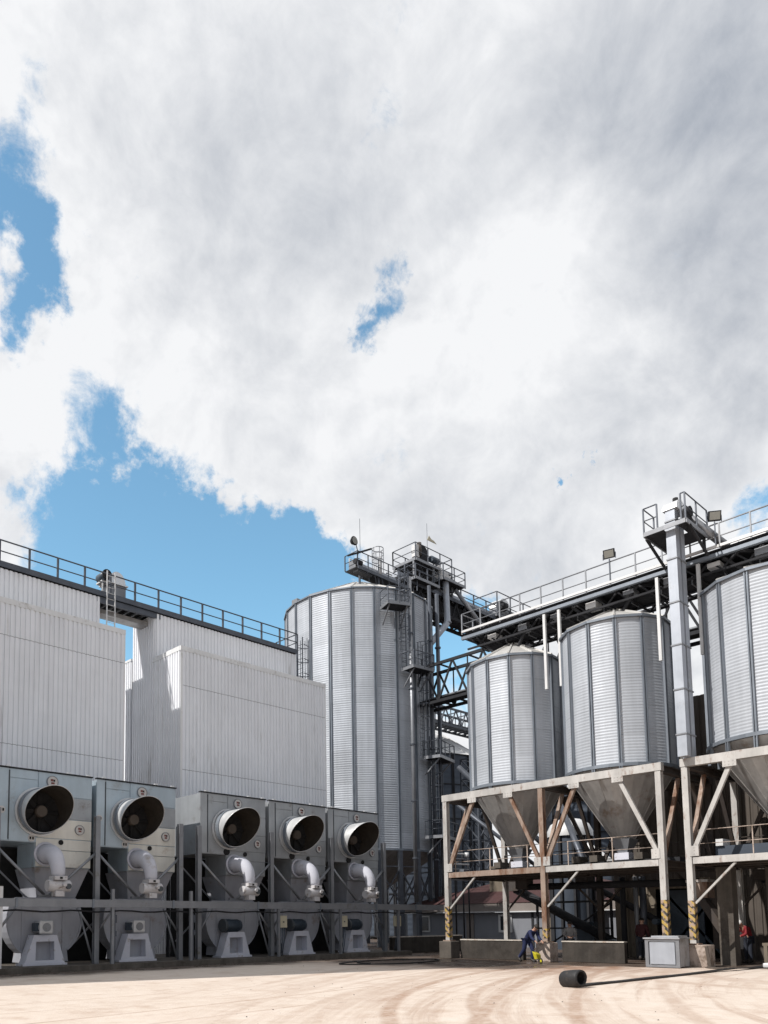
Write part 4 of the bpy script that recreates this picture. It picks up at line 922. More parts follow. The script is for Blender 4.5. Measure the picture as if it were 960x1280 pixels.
# tower with two platforms
tw = thing('elevator_tower', (50.2, 40, 28.9), 'two level machine tower with railings on the high gallery', 'elevator tower')
def plat(x0, x1, y0, y1, z, h=1.15, skip=()):
    MB().box(x0, x1, y0, y1, z-.08, z).build('floor', m_dark, tw)
    mb = MB(); mb.box(x0, x1, y0-.08, y0-.001, z-.16, z+.06); mb.box(x0-.08, x0-.001, y0, y1, z-.16, z+.06); mb.build('edge_channel', m_steel, tw)
    rail(tw, [(x0, y1, z), (x0, y0, z), (x1, y0, z), (x1, y1, z), (x0, y1, z)], h, 1.7, .075, m_rail)
plat(48.8, 53.6, 39.0, 41.4, 31.0, 1.35)
plat(48.0, 51.0, 38.4, 40.6, 29.0, 1.1)
plat(51.6, 54.6, 38.4, 40.6, 30.0, 1.25)
for (x, y) in ((48.8, 39.2), (51.2, 39.1), (53.7, 39.1), (48.8, 41.8), (53.7, 41.8)): MB().bar((x, y, 28.6), (x, min(y, 41.2), 30.9), .14).build('post', m_steel, tw)
for (p, q) in (((48.8, 39.1, 28.9), (51.2, 39.1, 31.2)), ((51.2, 39.1, 31.2), (53.7, 39.1, 28.9)), ((49, 39.15, 31.2), (51, 39.15, 28.9))): MB().bar(p, q, .09).build('brace', m_dark, tw)
em = thing('elevator_drive', (50.5, 40, 31.3), 'dark motor and gearbox cluster on the tower top platform', 'drive unit')
MB().box(50.2, 51.2, 39.6, 40.5, 31.3, 32.5).build('casing', m_dark, em, bevel=.05)
MB().prism([(50.7+.6*math.cos(a), 39.7, 32.4+.5*math.sin(a)) for a in [math.pi*i/10 for i in range(11)]], (0, .8, 0)).build('hood', m_dark, em)
MB().tube((51.4, 39.5, 31.9), (52.3, 39.5, 31.9), .28, 14).build('motor', m_motor, em); MB().box(49.3, 49.8, 39.4, 39.8, 31.5, 32.5).build('control_box', m_palecap, em)
MB().tube((49.9, 39.5, 31.7), (49.9, 39.5, 32.8), .2, 12).build('gearbox', m_brownclad, em)
em2 = thing('elevator_drive', (52.6, 39.4, 30), 'pale machine casing on the lower right platform of the tower', 'drive unit')
MB().box(51.9, 52.9, 38.8, 39.8, 30.03, 30.95).build('casing', m_palecap, em2, bevel=.05); MB().tube((53.1, 39.1, 30.4), (53.9, 39.1, 30.4), .24, 14).build('motor', m_motor, em2)
MB().bar((51.8, 39.2, 31.2), (52.9, 38.8, 30.3), .35, .3).build('chute', m_palecap, em2)
sp = thing('down_pipe', (52, 38.6, 24), 'grey cranked down pipe from the tower back to the tallest silo', 'pipe')
MB().path([(52.3, 38.7, 29.9), (52.3, 38.7, 29.0), (52.0, 38.4, 26.3), (51.8, 38.4, 26.0), (48.1, 38.6, 22.2)], .26, 14).build('pipe', m_galv, sp)
MB().lathe((52.0, 38.4, 26.2), [(.26, -.05), (.33, -.05), (.33, .05), (.26, .05)], 14, False, 'z', True).build('pipe_collar', m_steel, sp)
MB().tube((53.6, 38.7, 29.6), (57.5, 37.6, 25.6), .17, 12).build('branch_pipe', m_steel, sp)
fv = thing('wind_vane', (50.3, 39.3, 32.6), 'small tattered yellowish wind vane on a thin mast atop the tower', 'wind vane')
MB().tube((50.6, 39.2, 32.4), (50.6, 39.2, 34.6), .018, 6).build('mast', m_rail, fv)
MB().prism([(50.65, 39.2, 33.2), (51.6, 39.0, 33.05), (51.3, 39.05, 33.28), (51.05, 39.1, 33.34), (50.8, 39.15, 33.6)], (0, .04, 0)).build('vane', m_jbox, fv)
# far head on the gallery
fh = thing('elevator_drive', (62.5, 39.5, 29), 'round topped conveyor drive at the far end of the high gallery', 'drive unit')
MB().prism([(61.8+.9*math.cos(a), 39.2, 30.3+.9*math.sin(a)) for a in [math.pi*i/12 for i in range(13)]], (0, 1.1, 0)).build('hood', m_cowl, fh)
MB().box(60.95, 62.65, 39.2, 40.3, 29.0, 30.29).build('casing', m_steel, fh); MB().tube((60.6, 38.95, 30.2), (61.4, 38.95, 30.2), .4, 14).build('motor', m_dark, fh)
MB().box(63.0, 64.0, 39.1, 40.0, 29.0, 30.2).build('control_box', m_stiff, fh)
fp = thing('end_platform', (62.5, 40, 29), 'thin railed platform around the far conveyor drive', 'platform')
MB().box(59.8, 66.2, 38.7, 41.2, 28.9, 28.98).build('floor', m_dark, fp); rail(fp, [(59.8, 41.2, 29), (59.8, 38.7, 29), (66.2, 38.7, 29), (66.2, 41.2, 29)], 2.2, 2.1, .09, m_rail)

# small service platforms and ladders on the tallest silo (right hand side)
ddir = Vector((0, -1, 0))
def at_silo(ang, extra=.1):   # ang measured so that 0 is the camera-facing side, positive to the right of the photo
    v = Vector((-S1[0], -S1[1], 0)).normalized(); a = R(ang); q = Vector((v.x*math.cos(a)-v.y*math.sin(a), v.x*math.sin(a)+v.y*math.cos(a), 0)); return Vector((S1[0], S1[1], 0))+q*(r1+extra), q
def splat(ang, z, w, dpt, label):
    p, q = at_silo(ang, .12); s_ = UP.cross(q); t = thing('service_platform', (p.x, p.y, z), label, 'platform', 'service platforms on the tallest silo')
    c0 = p+q*dpt/2+UP*z; MB().bar(c0-s_*w/2, c0+s_*w/2, dpt, .06).build('floor', m_dark, t)
    e = MB(); e.bar(p+q*dpt-s_*w/2+UP*z, p+q*dpt+s_*w/2+UP*z, .05, .22); e.bar(p-s_*w/2+UP*z, p+q*dpt-s_*w/2+UP*z, .05, .22); e.bar(p+s_*w/2+UP*z, p+q*dpt+s_*w/2+UP*z, .05, .22); e.build('edge_channel', m_steel, t)
    for k in (-1, 1): MB().bar(p+s_*k*w*.4+UP*(z-1.2), p+q*dpt*.9+s_*k*w*.4+UP*(z-.05), .08).build('bracket', m_steel, t)
    rail(t, [tuple(p-s_*w/2+UP*z), tuple(p+q*dpt-s_*w/2+UP*z), tuple(p+q*dpt+s_*w/2+UP*z), tuple(p+s_*w/2+UP*z)], 1.15, 1.0, .06, m_rail)
splat(24, 23.7, 1.7, 1.3, 'topmost service platform just under the eave of the tallest silo')
splat(41, 19.4, 2.0, 1.2, 'service platform below the topmost one on the right side of the tallest silo')
splat(62, 13.3, 2.6, 1.3, 'service platform at mid height on the right edge of the tallest silo')
splat(64, 7.6, 3.2, 1.3, 'lowest service platform on the right edge of the tallest silo')
for (ang, z0, z1, lab) in ((32, 19.5, 26.5, 'upper caged ladder on the tallest silo'), (48, 13.4, 21.6, 'middle caged ladder on the tallest silo'), (60, 7.7, 15.0, 'lower caged ladder on the tallest silo'), (70, .5, 9, 'bottom caged ladder beside the tallest silo legs')):
    p, q = at_silo(ang, .3); ladder('caged_ladder', (p.x, p.y), z0, z1, (q.x, q.y), lab, w=.5, group='caged ladders on the tallest silo')
# vertical conveying pipes on the same side
for i, (ang, rr2, lab) in enumerate(((37, .14, 'grey riser pipe between the ladders on the tallest silo'), (58, .13, 'dark riser pipe at the right edge of the tallest silo'), (74, .15, 'second dark riser pipe behind the right edge of the tallest silo'))):
    p, q = at_silo(ang, .5); pt = thing('riser_pipe', (p.x, p.y, 3), lab, 'pipe', 'riser pipes on the tallest silo')
    MB().tube(p+UP*3, p+UP*26.2, rr2, 14).build('pipe', m_steel if i == 0 else m_rail, pt)
    for z in range(6, 26, 4): MB().lathe((p.x, p.y, z), [(rr2, 0), (rr2+.07, 0), (rr2+.07, .1), (rr2, .1)], 14, False, 'z', True).build('pipe_collar', m_rail, pt)

# elevator leg tower + pipe clutter between the tallest silo and the frames
lt = thing('lattice_tower', (46.5, 33.5, 0), 'slim dark lattice tower with pipes right of the tallest silo', 'lattice tower')
bx = (47.6, 49.0, 32.9, 34.3)
for x in bx[:2]:
    for y in bx[2:]: MB().bar((x, y, 0), (x, y, 13.5), .12).build('corner_post', m_rail, lt)
mb = MB()
for i in range(9):
    z = i*1.5
    for x in bx[:2]: mb.bar((x, bx[2], z), (x, bx[3], z+1.5), .07); mb.bar((x, bx[2], z+1.5), (x, bx[3], z+1.5), .07)
    for y in bx[2:]: mb.bar((bx[0], y, z), (bx[1], y, z+1.5), .07); mb.bar((bx[0], y, z+1.5), (bx[1], y, z+1.5), .07)
mb.build('lacing', m_rail, lt)
for k, (p, q, r_) in enumerate((((45.5, 33, 12.5), (47.5, 26.5, 5.5), .18), ((42, 30.6, 9.2), (45.2, 26.3, 4.6), .12), ((44, 24.5, 8.6), (40, 21, 4.6), .16))):
    tag(MB().tube(p, q, r_, 12).build('slanting_pipe', m_rail), ['long dark slanting pipe right of the tallest silo', 'thin slanting pipe behind the left frame column', 'slanting pipe behind the left hopper cone'][k], 'pipe', 'slanting transfer pipes')
# small lit pipework rack near the leftmost frame column
pg = thing('pipe_manifold', (41, 29.5, 0), 'cluster of small pale pipes and valves left of the first frame column', 'pipework')
for i in range(6): MB().tube((40.2, 30.3, 4.3+i*.33), (42.2, 30.0, 4.3+i*.33), .05, 8).build('pipe', m_palecap if i % 2 else m_steel, pg)
for x in (40.2, 41.0, 41.8, 42.4): MB().tube((x, 30.2, 0), (x, 30.2, 6.1), .05, 8).build('post', m_dark, pg)
for (x, z) in ((40.6, 5.6), (41.4, 4.8), (42.0, 5.9)): MB().tube((x, 30.0, z-.15), (x, 30.0, z+.15), .14, 10).build('valve', m_palecap, pg)

# ------------------------------------------------------------------ background buildings
hs = thing('low_house', (46, 28, 0), 'low grey white house with dark red roof seen beneath the left hopper silo', 'house')
hx = 45.0
MB().box(hx, hx+.2, 20.5, 37, 0, 2.25).build('wall', m_housew, hs)
MB().box(hx+.2, hx+8, 36.8, 37, 0, 2.25).build('wall', m_housew, hs)
MB().box(hx-.35, hx-.05, 20.2, 37.4, 2.32, 2.85).build('fascia', m_housef, hs)
MB().box(hx-.42, hx-.30, 20.2, 37.4, 2.26, 2.315).build('gutter', m_palecap, hs)
MB().add([(hx-.4, 20.2, 2.86), (hx-.4, 37.5, 2.86), (hx+3.6, 29.5, 4.9), (hx+3.6, 26.5, 4.9), (hx+8, 37.5, 2.86), (hx+8, 20.2, 2.86)], [(0, 1, 2, 3), (1, 4, 2), (4, 5, 3, 2), (5, 0, 3), (0, 5, 4, 1)]).build('roof', m_redroof, hs)
ch = MB().box(hx+1.2, hx+2.2, 29.8, 31.2, 3.2, 5.4).build('chimney', m_beige, hs)
wf = MB().box(hx-.08, hx-.002, 28.75, 29.75, .95, 2.1).build('window', m_palecap, hs)
MB().box(hx-.10, hx-.081, 28.95, 29.58, 1.1, 2.0).build('pane', m_glass, wf)
wf = MB().box(hx-.08, hx-.002, 35.4, 36.2, .95, 2.1).build('window', m_palecap, hs)
MB().box(hx-.10, hx-.081, 35.5, 36.1, 1.05, 2.0).build('pane', m_glass, wf)
MB().box(hx-.05, hx-.001, 31.7, 32.3, 0, 2.2).build('door', m_housef, hs); MB().box(hx-.052, hx-.001, 27.2, 27.35, 0, 2.24).build('down_pipe', m_dark, hs)
MB().box(hx-.05, hx-.001, 25.0, 26.4, 0, 2.2).build('door', m_beige, hs)
# brick building far away
bb = thing('brick_building', (78, 76, 0), 'sunlit orange brick building glimpsed between the silo legs', 'building')
MB().box(74, 80, 56, 78, 0, 8.5).build('wall', m_brick, bb); MB().box(73.7, 80.3, 55.7, 78.3, 8.5, 8.9).build('roof', m_cladtrim, bb)
MB().box(73.95, 73.999, 56, 78, 0, 2.2).build('base_panel', m_palecap, bb)
wf = MB().box(73.93, 73.99, 64, 66, 3, 5).build('window', m_palecap, bb); MB().box(73.91, 73.929, 64.2, 65.8, 3.2, 4.8).build('pane', m_glass, wf)

# machinery hall behind the right frames
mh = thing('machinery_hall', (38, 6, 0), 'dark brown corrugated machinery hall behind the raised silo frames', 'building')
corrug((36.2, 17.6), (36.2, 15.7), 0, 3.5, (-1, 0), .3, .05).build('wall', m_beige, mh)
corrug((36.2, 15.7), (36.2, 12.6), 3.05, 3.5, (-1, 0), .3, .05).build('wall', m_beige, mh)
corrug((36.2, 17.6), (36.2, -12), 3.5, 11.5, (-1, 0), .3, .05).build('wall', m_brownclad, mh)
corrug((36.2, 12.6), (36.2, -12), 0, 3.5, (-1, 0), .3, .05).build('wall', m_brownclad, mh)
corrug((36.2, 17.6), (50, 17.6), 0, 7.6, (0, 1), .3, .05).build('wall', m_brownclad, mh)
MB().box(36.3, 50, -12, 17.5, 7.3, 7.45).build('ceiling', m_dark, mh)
MB().box(39.0, 39.1, 10, 17.4, 0, 7.2).build('shade_wall', m_black, mh)  # black sheet put in to deepen the shade inside the hall
MB().box(36.1, 36.9, 12.55, 12.65, 0, 3.05).build('door_jamb', m_beige, mh)
mb = MB(); mb.bar((36.8, 15.6, .1), (36.8, 13.2, 3.0), .1); mb.bar((36.8, 13.2, .1), (36.8, 15.6, 3.0), .1); mb.box(36.75, 36.85, 13.9, 15.6, 0, 3.0); mb.build('sliding_door', m_motor, mh)
# silver vertical ducts and grain pipes behind the frames
for i, (x, y, z0, z1, r_, mm, lab) in enumerate(((35.5, 10.4, 3.9, 9.5, .22, m_bluesteel, 'bluish vertical duct behind the right frame'), (35.6, 9.4, 3.9, 7.6, .18, m_bluesteel, 'short bluish duct right of the taller one'),
        (34.9, 16.6, 0, 3.6, .12, m_dark, 'dark pipe under the deck near the rusted column'), (34.9, 16.0, 0, 3.6, .10, m_steel, 'grey pipe under the deck right of the rusted column'), (35.0, 15.75, 0, 3.6, .14, m_rail, 'thicker grey pipe before the beige wall'),
        (33.2, 9.9, 0, 3.6, .30, m_brownclad, 'stout dark column behind the red jacketed worker'), (31.6, 11.1, 0, 3.6, .26, m_conc, 'square dusty column behind the striped frame column'), (33.6, 8.6, 0, 3.6, .12, m_rusty, 'rust brown post behind the workbench'))):
    g = MB()
    if mm in (m_brownclad, m_conc, m_rusty): g.box(x-r_, x+r_, y-r_, y+r_, z0, z1)
    else: g.tube((x, y, z0), (x, y, z1), r_, 14)
    tag(g.build('vertical_duct' if i < 5 else 'support_column', mm), lab, 'pipe' if i < 5 else 'column')
# chute machine in the doorway between the two frames
cm = thing('chute_machine', (32.4, 12.1, 0), 'rusty box chute hanging between the two striped columns', 'chute')
MB().box(31.9, 32.6, 11.9, 12.6, 2.5, 3.1).build('hopper', m_rusty, cm); MB().bar((32.2, 12.2, 2.5), (32.0, 11.2, .9), .35, .3).build('chute', m_backframe, cm); MB().box(31.85, 32.65, 11.85, 12.65, 3.103, 3.2).build('lid', m_frame, cm)
for k, (p, q, r_, lb_) in enumerate((((35.6, 22.5, 3.3), (36.5, 17.8, .6), .22, 'dark inclined screw conveyor beneath the left hopper silo'), ((35.3, 18.6, 3.5), (35.3, 15.2, 1.6), .14, 'dark inclined pipe under the deck behind the rusted column'), ((34.0, 21.0, 3.3), (34.0, 13.0, 3.2), .16, 'dark horizontal screw conveyor slung under the deck'),
        ((35.0, 10.9, 3.3), (35.5, 7.6, .8), .2, 'dark inclined pipe behind the right frame'))):
    tg = thing('screw_conveyor', tuple((Vector(p)+Vector(q))/2), lb_, 'conveyor', 'dark screw conveyors under the decks'); MB().tube(p, q, r_, 14).build('tube_casing', m_dark, tg)
    MB().box(p[0]-.3, p[0]+.3, p[1]-.3, p[1]+.3, p[2]-.1, p[2]+.35).build('inlet_box', m_backframe, tg); MB().tube((q[0], q[1], q[2]), (q[0]-.5, q[1], q[2]), r_*.9, 12).build('motor', m_motor, tg)
for k, (y0_, y1_, lb_) in enumerate(((21.9, 18.0, 'dark stacked machine frame beneath the left hopper, behind the low wall'), (16.6, 15.9, 'dark control cabinet before the beige wall'))):
    tg = thing('machine_frame', (37, (y0_+y1_)/2, 0), lb_, 'machine', 'dark machines under the decks')
    for x in (36.6, 37.4):
        for y in (y0_, y1_): MB().bar((x, y, 0), (x, y, 2.6), .1).build('post', m_dark, tg)
    g = MB(); g.bar((36.6, y0_, 2.6), (36.6, y1_, 2.6), .1); g.bar((36.6, y0_, 1.3), (36.6, y1_, 1.3), .08); g.bar((36.6, y0_, .1), (36.6, y1_, 2.5), .07); g.build('cross_rail', m_dark, tg)
    if k: MB().box(36.7, 37.3, y1_+.06, y0_-.06, .3, 2.1).build('cabinet', m_dark, tg)
    else: MB().box(36.8, 37.3, 19.0, 19.9, .3, 1.6).build('casing', m_motor, tg)
# machine at edge deck level
dm = thing('deck_conveyor', (32, 9, 4), 'blue grey conveyor trough lying on the right frame deck', 'conveyor')
MB().box(31.0, 31.5, 6.2, 11.2, 3.95, 4.35).build('trough', m_bluesteel, dm)
for y in (7.4, 8.3, 10.9): MB().box(30.9, 31.6, y, y+.25, 4.352, 4.6).build('inlet', m_palecap, dm)
dm2 = thing('deck_conveyor', (32, 17, 4), 'dark conveyor trough lying on the left frame deck', 'conveyor')
MB().box(31.8, 32.3, 12.8, 22.0, 3.92, 4.12).build('trough', m_dark, dm2)
for y in (14.2, 16.1, 16.9, 20.8): MB().box(31.7, 32.4, y, y+.35, 4.125, 4.4).build('inlet', m_conc, dm2)

# ------------------------------------------------------------------ objects in the yard
bx_ = thing('metal_box', (28.8, 12.1, 0), 'grey sheet metal box with framed front and overhanging lid by the striped columns', 'metal box')
MB().box(28.35, 29.25, 11.62, 12.68, .04, 1.0).build('body', m_boxg, bx_)
fr = MB(); fr.box(28.29, 28.347, 11.56, 11.68, .02, 1.0); fr.box(28.29, 28.347, 12.62, 12.74, .02, 1.0); fr.box(28.29, 28.347, 11.681, 12.619, .92, 1.0); fr.box(28.29, 28.347, 11.681, 12.619, .02, .1); fr.build('front_frame', m_steel, bx_)
MB().box(28.3, 28.346, 11.72, 12.58, .13, .89).build('front_panel', m_galv, bx_)
MB().box(28.24, 29.3, 11.52, 12.78, 1.003, 1.05).build('lid', m_boxg, bx_); MB().box(28.5, 29.25, 11.66, 12.6, 1.053, 1.11).build('upper_lid', m_boxg, bx_)

def arcpt(c, r, a): return (c[0]+r*math.cos(a), c[1], c[2]+r*math.sin(a))
rb = thing('rubber_belt', (18.7, 10.1, 0), 'rolled black rubber belt lying on the sunny yard with its strip trailing right', 'rubber belt')
c0 = Vector((18.6, 10.22, .218)); ax = Vector((-.22, -1, .10)).normalized(); sx = Vector((ax.y, -ax.x, 0)); sx = -sx if sx.x < 0 else sx
mb = MB(); prof = [(.195, -.27), (.212, -.23), (.22, 0), (.215, .22), (.20, .27), (.165, .27), (.165, .2), (.17, -.1), (0, -.1)]
o_ = 0; n = 36; vs = []
for (r_, h) in prof:
    for k in range(n):
        a = 2*math.pi*k/n; vs.append(c0+ax*h+(sx*math.cos(a)+UP*math.sin(a))*r_*(1+.012*math.sin(3*a)))
mb.add(vs, [(i*n+k, i*n+(k+1) % n, (i+1)*n+(k+1) % n, (i+1)*n+k) for i in range(len(prof)-1) for k in range(n)], True); mb.build('roll', m_rubber, rb)
mb = MB()
for i in range(60):
    pass
sp_ = []
for i in range(70): a = i*.35; r_ = .198-.0005*i; sp_.append(c0+ax*.272+(sx*math.cos(a)+UP*math.sin(a))*r_)
mb.path(sp_, .008, 5); mb.build('wound_edge', m_rubber, rb)
path = [(18.82, 10.25), (19.6, 10.22), (21, 10.18), (23, 10.12), (25, 10.08), (27, 10.06), (28.3, 9.85), (29.5, 9.75), (31, 9.9), (33, 9.6)]
vs = []; hw = .11
for i, (x, y) in enumerate(path):
    z = .012+(.012 if i % 2 else 0)+(.05 if i in (6,) else 0); vs += [(x, y-hw, z), (x, y+hw, z), (x, y+hw, z+.03), (x, y-hw, z+.03)]
mb = MB().add(vs, [(4*i+k, 4*i+(k+1) % 4, 4*i+4+(k+1) % 4, 4*i+4+k) for i in range(len(path)-1) for k in range(4)]+[(3, 2, 1, 0), tuple(4*(len(path)-1)+k for k in range(4))]); mb.build('trailing_strip', m_rubber, rb)
# hose lying left
hz = MB(); pts = []
for i in range(90):
    a = i/89*2*math.pi*1.35+1.2; pts.append((24.6+2.6*math.cos(a)+.018*i, 21.9+1.1*math.sin(a)*(1+.2*math.sin(a*1.7)), .03))
hz.path(pts, .028, 6); tag(hz.build('looped_hose', m_rubber), 'thin dark hose looped on the ground right of the fan units', 'hose')
# plank, pale block and bits
tag(MB().bar((28.95, 10.95, .04), (28.7, 10.25, .03), .14, .05).bar((29.1, 10.9, .08), (29.0, 10.95, .75), .1, .04).build('timber_scrap', m_brownclad), 'dark scrap boards leaning at the stained plinth', 'boards')
tag(MB().box(30.6, 31.3, 9.25, 9.75, 0, .16).build('pale_block', m_palecap, bevel=.04), 'pale flat block lying at the right photo edge', 'block')
random.seed(11); g = MB()
for i in range(160):
    x = random.uniform(7, 29); y = random.uniform(.25*x, min(25, 1.1*x+3)); r_ = random.choice((.008, .012, .018))*random.uniform(.7, 1.3); a = random.uniform(0, 6.28)
    p = [(x+r_*math.cos(a+k*1.57)*random.uniform(.7, 1.3), y+r_*math.sin(a+k*1.57)*random.uniform(.7, 1.3), 0) for k in range(4)]
    g.add(p+[(x, y, r_*.9)], [(0, 1, 4), (1, 2, 4), (2, 3, 4), (3, 0, 4), (3, 2, 1, 0)])
tag(g.build('gravel', m_conc), None, None, kind='stuff')
# bench and bucket
wb = thing('workbench', (31.6, 9.6, 0), 'dim wooden workbench behind the red jacketed worker', 'workbench')
MB().box(31.8, 32.6, 8.6, 10.1, .72, .82).build('top', m_beige, wb)
for (x, y) in ((31.85, 8.7), (31.85, 10.0), (32.5, 8.7), (32.5, 10.0)): MB().bar((x, y, 0), (x, y, .72), .12).build('leg', m_beige, wb)
tag(MB().box(32.9, 33.5, 8.5, 9.3, .82, 1.25).box(32.95, 33.4, 8.6, 9.2, 0, .815).build('tool_crate', m_conc, bevel=.03), 'dusty grey crate stack right of the workbench', 'crate')
yc = thing('yellow_compressor', (33.1, 8.9, 1.25), 'small yellow and grey machine on the crate stack at the right edge', 'machine')
MB().tube((33.1, 8.65, 1.42), (33.1, 9.15, 1.42), .15, 14).build('tank', m_yel, yc); MB().path([(33.1, 8.7, 1.55), (33.1, 8.6, 1.78), (33.1, 8.45, 1.8), (33.1, 8.4, 1.5)], .05, 8).build('hose', m_palecap, yc)
MB().box(33.0, 33.2, 8.85, 9.1, 1.55, 1.75).build('motor', m_greycl, yc)
bk = thing('bucket', (31.4, 9.55, 0), 'small grey bucket standing beneath the workbench', 'bucket')
MB().lathe((31.4, 9.5, 0), [(0, .01), (.11, .01), (.15, .32), (.14, .32), (.10, .03)], 18).build('body', m_stand, bk); MB().path([(31.4+.15*math.cos(a), 9.5, .32+.12*math.sin(a)) for a in [math.pi*i/8 for i in range(9)]], .008, 5).build('handle', m_rail, bk)

# yellow cart in front of the rusted column
yk = thing('hand_truck', (28.4, 17.9, 0), 'small yellow barrow with a black wheel being pushed beside the pale plinth', 'barrow')
MB().add([(28.25, 18.05, .25), (28.7, 18.05, .25), (28.75, 17.65, .25), (28.25, 17.65, .25), (28.15, 18.25, .78), (28.8, 18.25, .72), (28.85, 17.75, .55), (28.15, 17.75, .6)], [(3, 2, 1, 0), (4, 5, 6, 7), (0, 1, 5, 4), (1, 2, 6, 5), (2, 3, 7, 6), (3, 0, 4, 7)]).build('tub', m_yel, yk, bevel=.04)
w_ = MB().lathe((28.45, 17.42, .17), [(.10, -.05), (.17, -.04), (.17, .04), (.10, .05)], 20, True, 'x', True).build('wheel', m_rubber, yk)
MB().lathe((28.45, 17.42, .17), [(.0, -.045), (.10, -.045), (.10, .045), (.0, .045)], 16, False, 'x').build('rim', m_yel, w_)
for x in (28.25, 28.7): MB().path([(x, 17.42, .17), (x, 17.8, .28), (x, 18.15, .6), (x, 18.5, .85)], .02, 6).build('handle', m_rail, yk)
for x in (28.28, 28.68): MB().bar((x, 18.15, 0), (x, 18.1, .3), .03).build('leg', m_rail, yk)

# ------------------------------------------------------------------ people
def skinmesh(verts, edges, radii, subd=2):
    me = bpy.data.meshes.new('tmp'); me.from_pydata([Vector(v) for v in verts], edges, []); o = bpy.data.objects.new('tmp', me); COL.objects.link(o)
    sk = o.modifiers.new('skin', 'SKIN'); sk.use_smooth_shade = True
    layer = me.skin_vertices[0] if me.skin_vertices else None
    if layer is None:
        bm = bmesh.new(); bm.from_mesh(me); bm.verts.layers.skin.verify(); bm.to_mesh(me); bm.free(); layer = me.skin_vertices[0]
    for i, r_ in enumerate(radii):
        layer.data[i].radius = (r_, r_) if not isinstance(r_, tuple) else r_
        layer.data[i].use_root = (i == 0)
    s2 = o.modifiers.new('sub', 'SUBSURF'); s2.levels = subd; s2.render_levels = subd
    dg = bpy.context.evaluated_depsgraph_get(); me2 = bpy.data.meshes.new_from_object(o.evaluated_get(dg)); bpy.data.objects.remove(o)
    for p in me2.polygons: p.use_smooth = True
    return me2
def person(loc, yaw, J, label, top, trouser, cap, capname='hair', sleeves=True, scale=1.0):
    """J: joint dict in person space: x right of the figure, y forward, z up"""
    t = thing('person', loc, label, 'person', 'workers'); t.rotation_euler = (0, 0, yaw)
    keys = ['pel', 'waist', 'chest', 'neck', 'head0', 'head1', 'shL', 'elL', 'wrL', 'shR', 'elR', 'wrR', 'hipL', 'knL', 'anL', 'toL', 'hipR', 'knR', 'anR', 'toR']
    E_ = [('pel', 'waist'), ('waist', 'chest'), ('chest', 'neck'), ('neck', 'head0'), ('head0', 'head1'), ('chest', 'shL'), ('shL', 'elL'), ('elL', 'wrL'), ('chest', 'shR'), ('shR', 'elR'), ('elR', 'wrR'),
          ('pel', 'hipL'), ('hipL', 'knL'), ('knL', 'anL'), ('anL', 'toL'), ('pel', 'hipR'), ('hipR', 'knR'), ('knR', 'anR'), ('anR', 'toR')]
    rad = dict(pel=.125, waist=.115, chest=(.15, .12), neck=.055, head0=.085, head1=.088, shL=.062, elL=.043, wrL=.03, shR=.062, elR=.043, wrR=.03, hipL=.09, knL=.06, anL=.042, toL=.04, hipR=.09, knR=.06, anR=.042, toR=.04)
    V = [Vector(J[k])*scale for k in keys]; ed = [(keys.index(a), keys.index(b)) for a, b in E_]; rd = [rad[k] for k in keys]
    # hands: palm + five finger chains rooted in the palm
    for s_ in ('L', 'R'):
        w = V[keys.index('wr'+s_)]; e = V[keys.index('el'+s_)]; d = (w-e).normalized(); side = d.cross(Vector((0, 0, 1)))
        side = side.normalized() if side.length > .1 else Vector((1, 0, 0)); nrm = side.cross(d).normalized()
        i0 = keys.index('wr'+s_); V.append(w+d*.06); rd.append((.032, .02)); ip = len(V)-1; ed.append((i0, ip))
        for k, ln in enumerate((.062, .074, .068, .052)):
            b = w+d*.085+side*(k-1.5)*.019; V.append(b); rd.append(.0095); ed.append((ip, len(V)-1))
            V.append(b+d*ln*.5-nrm*.008); rd.append(.0088); ed.append((len(V)-2, len(V)-1)); V.append(b+d*ln*.8-nrm*.035); rd.append(.0075); ed.append((len(V)-2, len(V)-1))
        b = w+d*.03-side*.035; V.append(b); rd.append(.011); ed.append((i0, len(V)-1)); V.append(b+d*.035-side*.018-nrm*.01); rd.append(.009); ed.append((len(V)-2, len(V)-1))
    me = skinmesh(V, ed, rd, 1); me.materials.append(m_skin); me.name = 'body'; bo = bpy.data.objects.new('body', me); COL.objects.link(bo); bo.parent = t
    def cloth(name, ks, es, add, mat):
        vv = [Vector(J[k])*scale for k in ks]; ee = [(ks.index(a), ks.index(b)) for a, b in es]; rr = [tuple(x+add for x in rad[k]) if isinstance(rad[k], tuple) else rad[k]+add for k in ks]
        m2 = skinmesh(vv, ee, rr, 2); m2.materials.append(mat); m2.name = name; o = bpy.data.objects.new(name, m2); COL.objects.link(o); o.parent = t
    cloth('jacket', ['waist', 'pel', 'chest', 'neck', 'shL', 'elL', 'wrL', 'shR', 'elR', 'wrR'][:10], [('waist', 'pel'), ('waist', 'chest'), ('chest', 'neck'), ('chest', 'shL'), ('shL', 'elL'), ('elL', 'wrL'), ('chest', 'shR'), ('shR', 'elR'), ('elR', 'wrR')], .022, top)
    cloth('trousers', ['pel', 'hipL', 'knL', 'anL', 'hipR', 'knR', 'anR'], [('pel', 'hipL'), ('hipL', 'knL'), ('knL', 'anL'), ('pel', 'hipR'), ('hipR', 'knR'), ('knR', 'anR')], .024, trouser)
    for s_ in ('L', 'R'):
        a, b = Vector(J['an'+s_])*scale, Vector(J['to'+s_])*scale; o = MB().path([a+UP*.10, a-UP*.0, (a+b)/2-UP*.01, b+(b-a)*.25], [.06, .065, .062, .05], 12); o.v = [v+Vector(loc) for v in o.v]; o.build('boot', m_boot, t)
